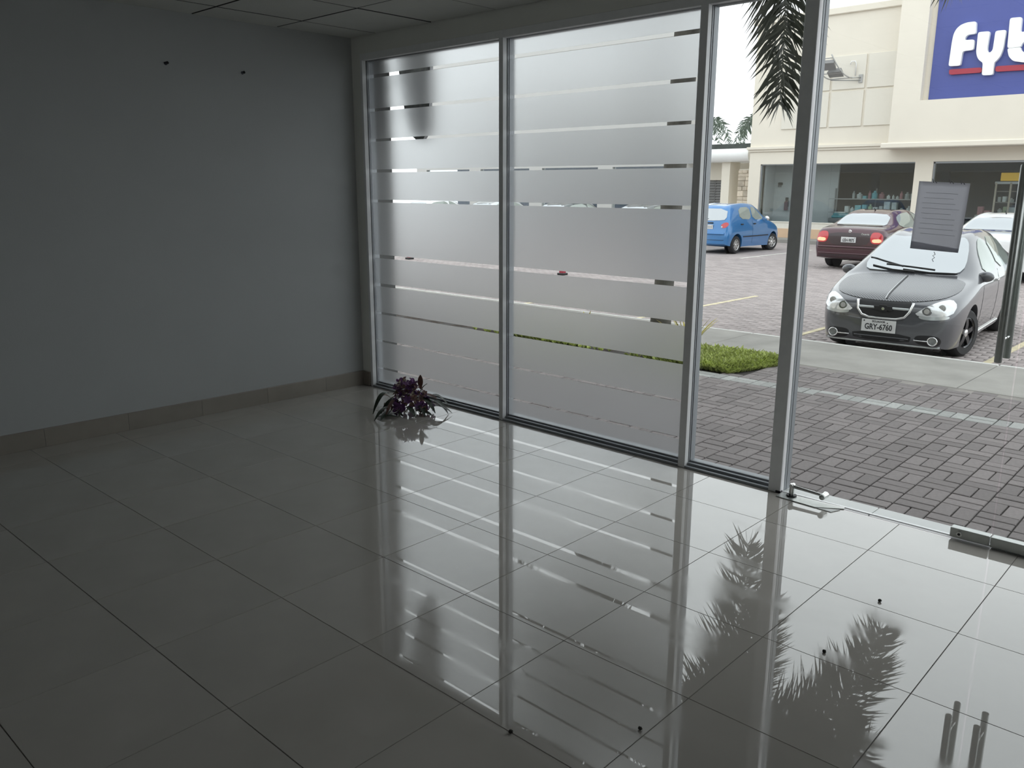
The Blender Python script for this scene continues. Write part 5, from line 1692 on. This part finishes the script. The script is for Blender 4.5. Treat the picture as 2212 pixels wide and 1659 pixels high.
bc.patch('windscreen', [(-.54, .99), (.54, .99), (.46, 1.46), (-.46, 1.46)], 'top', M['carglass'], 0.014, h=0.06, smooth_corners=1)
bc.patch('rear_window', [(-.50, 1.33), (.50, 1.33), (.585, 1.02), (.3, .985), (-.3, .985), (-.585, 1.02)], 'rear', M['carglass'], 0.012, h=0.05, smooth_corners=1)
for ax in ('left', 'right'):
    bc.patch('side_window', [(1.22, .985), (1.98, 1.0), (1.96, 1.385), (1.72, 1.36), (1.48, 1.24)], ax, M['sideglass'], 0.008, h=0.05, smooth_corners=1)
    bc.patch('side_window', [(2.06, 1.005), (2.76, 1.03), (2.72, 1.36), (2.06, 1.385)], ax, M['sideglass'], 0.008, h=0.05, smooth_corners=1)
    bc.ribbon('door_seam', [(2.02, .30 + .1 * k) for k in range(8)], ax, 0.005, M['black'], None, -0.001, 6)
    bc.ribbon('rub_strip', [(1.0 + .16 * k, .50) for k in range(11)], ax, 0.016, M['black'], None, 0.002)
    for l in (1.84, 2.62):
        bc.ribbon('door_handle', [(l, .87), (l + .07, .87), (l + .13, .87)], ax, 0.018, M['black'], None, 0.012)
    sgn = 1 if ax == 'left' else -1
    mi = MB(); mi.ball((sgn * .80, 1.26, 1.02), .085, 12, 7, (1.0, .6, .85))
    mo = mi.build('door_mirror', M['carchrome'], bc.root, True)
for sx in (-1, 1):
    tl_ = bc.patch('tail_light', [(sx * a, b) for a, b in ((.43, .86), (.52, .93), (.64, .95), (.67, .86), (.60, .78), (.46, .77))], 'rear', M['redlens'], 0.008, h=0.05)
    l0 = bc.surf(sx * .47, .81, 'rear')
    MB().tube([(sx * .47, l0.y + .004, .81), (sx * .47, l0.y + .014, .81)], .026, 12).build('reversing_lamp', M['lamp'], tl_, True, 40)
bc.ribbon('bumper_strip', [(-.58 + .0725 * k, .60) for k in range(17)], 'rear', .030, M['bluepaint'], None, .006)
bc.ribbon('bumper_seam', [(-.58 + .0725 * k, .415) for k in range(17)], 'rear', .006, M['black'], None, .002, 6)
pt = plate(bc, 0.0, .80, 'rear', None, None, .36, .13)
for k in range(6):
    x = -.13 + .052 * k
    y_ = bc.surf(0, .80, 'rear').y + .018
    MB().box(x - .017, x + .017, y_ + .004, y_ + .0055, .765, .825).build('plate_mark', M['lampgrey'], pt)
bc.ribbon('hatch_handle', [(-.16 + .08 * k, .915) for k in range(5)], 'rear', .018, M['black'], None, .012)
bc.ribbon('wiper', [(.02 + .08 * k, 1.03 + .01 * k) for k in range(5)], 'rear', .010, M['black'], None, .014)
bc.add_wheels(M['silverrim'], steer=math.radians(-14), spokes=7, wt=.165)
bc.place(-8.03, 18.83 + 3.495, math.pi)

# ---- small red posts seen through the clear strips
for x, y, lb in ((-12.70, 11.05, 'small red block on the paving behind the narrower frosted pane'), (-6.96, 10.78, 'small red block on the paving behind the wider frosted pane')):
    e = thing('red_block', lb, 'block', (x, y, RZ), 'red blocks on the lot')
    MB().box(x - .06, x + .06, y - .06, y + .06, RZ + .002, RZ + .32, .012).build('block_body', M['red'], e)
    MB().box(x - .09, x + .09, y - .09, y + .09, RZ + .001, RZ + .05, .01).build('block_base', M['black'], e)
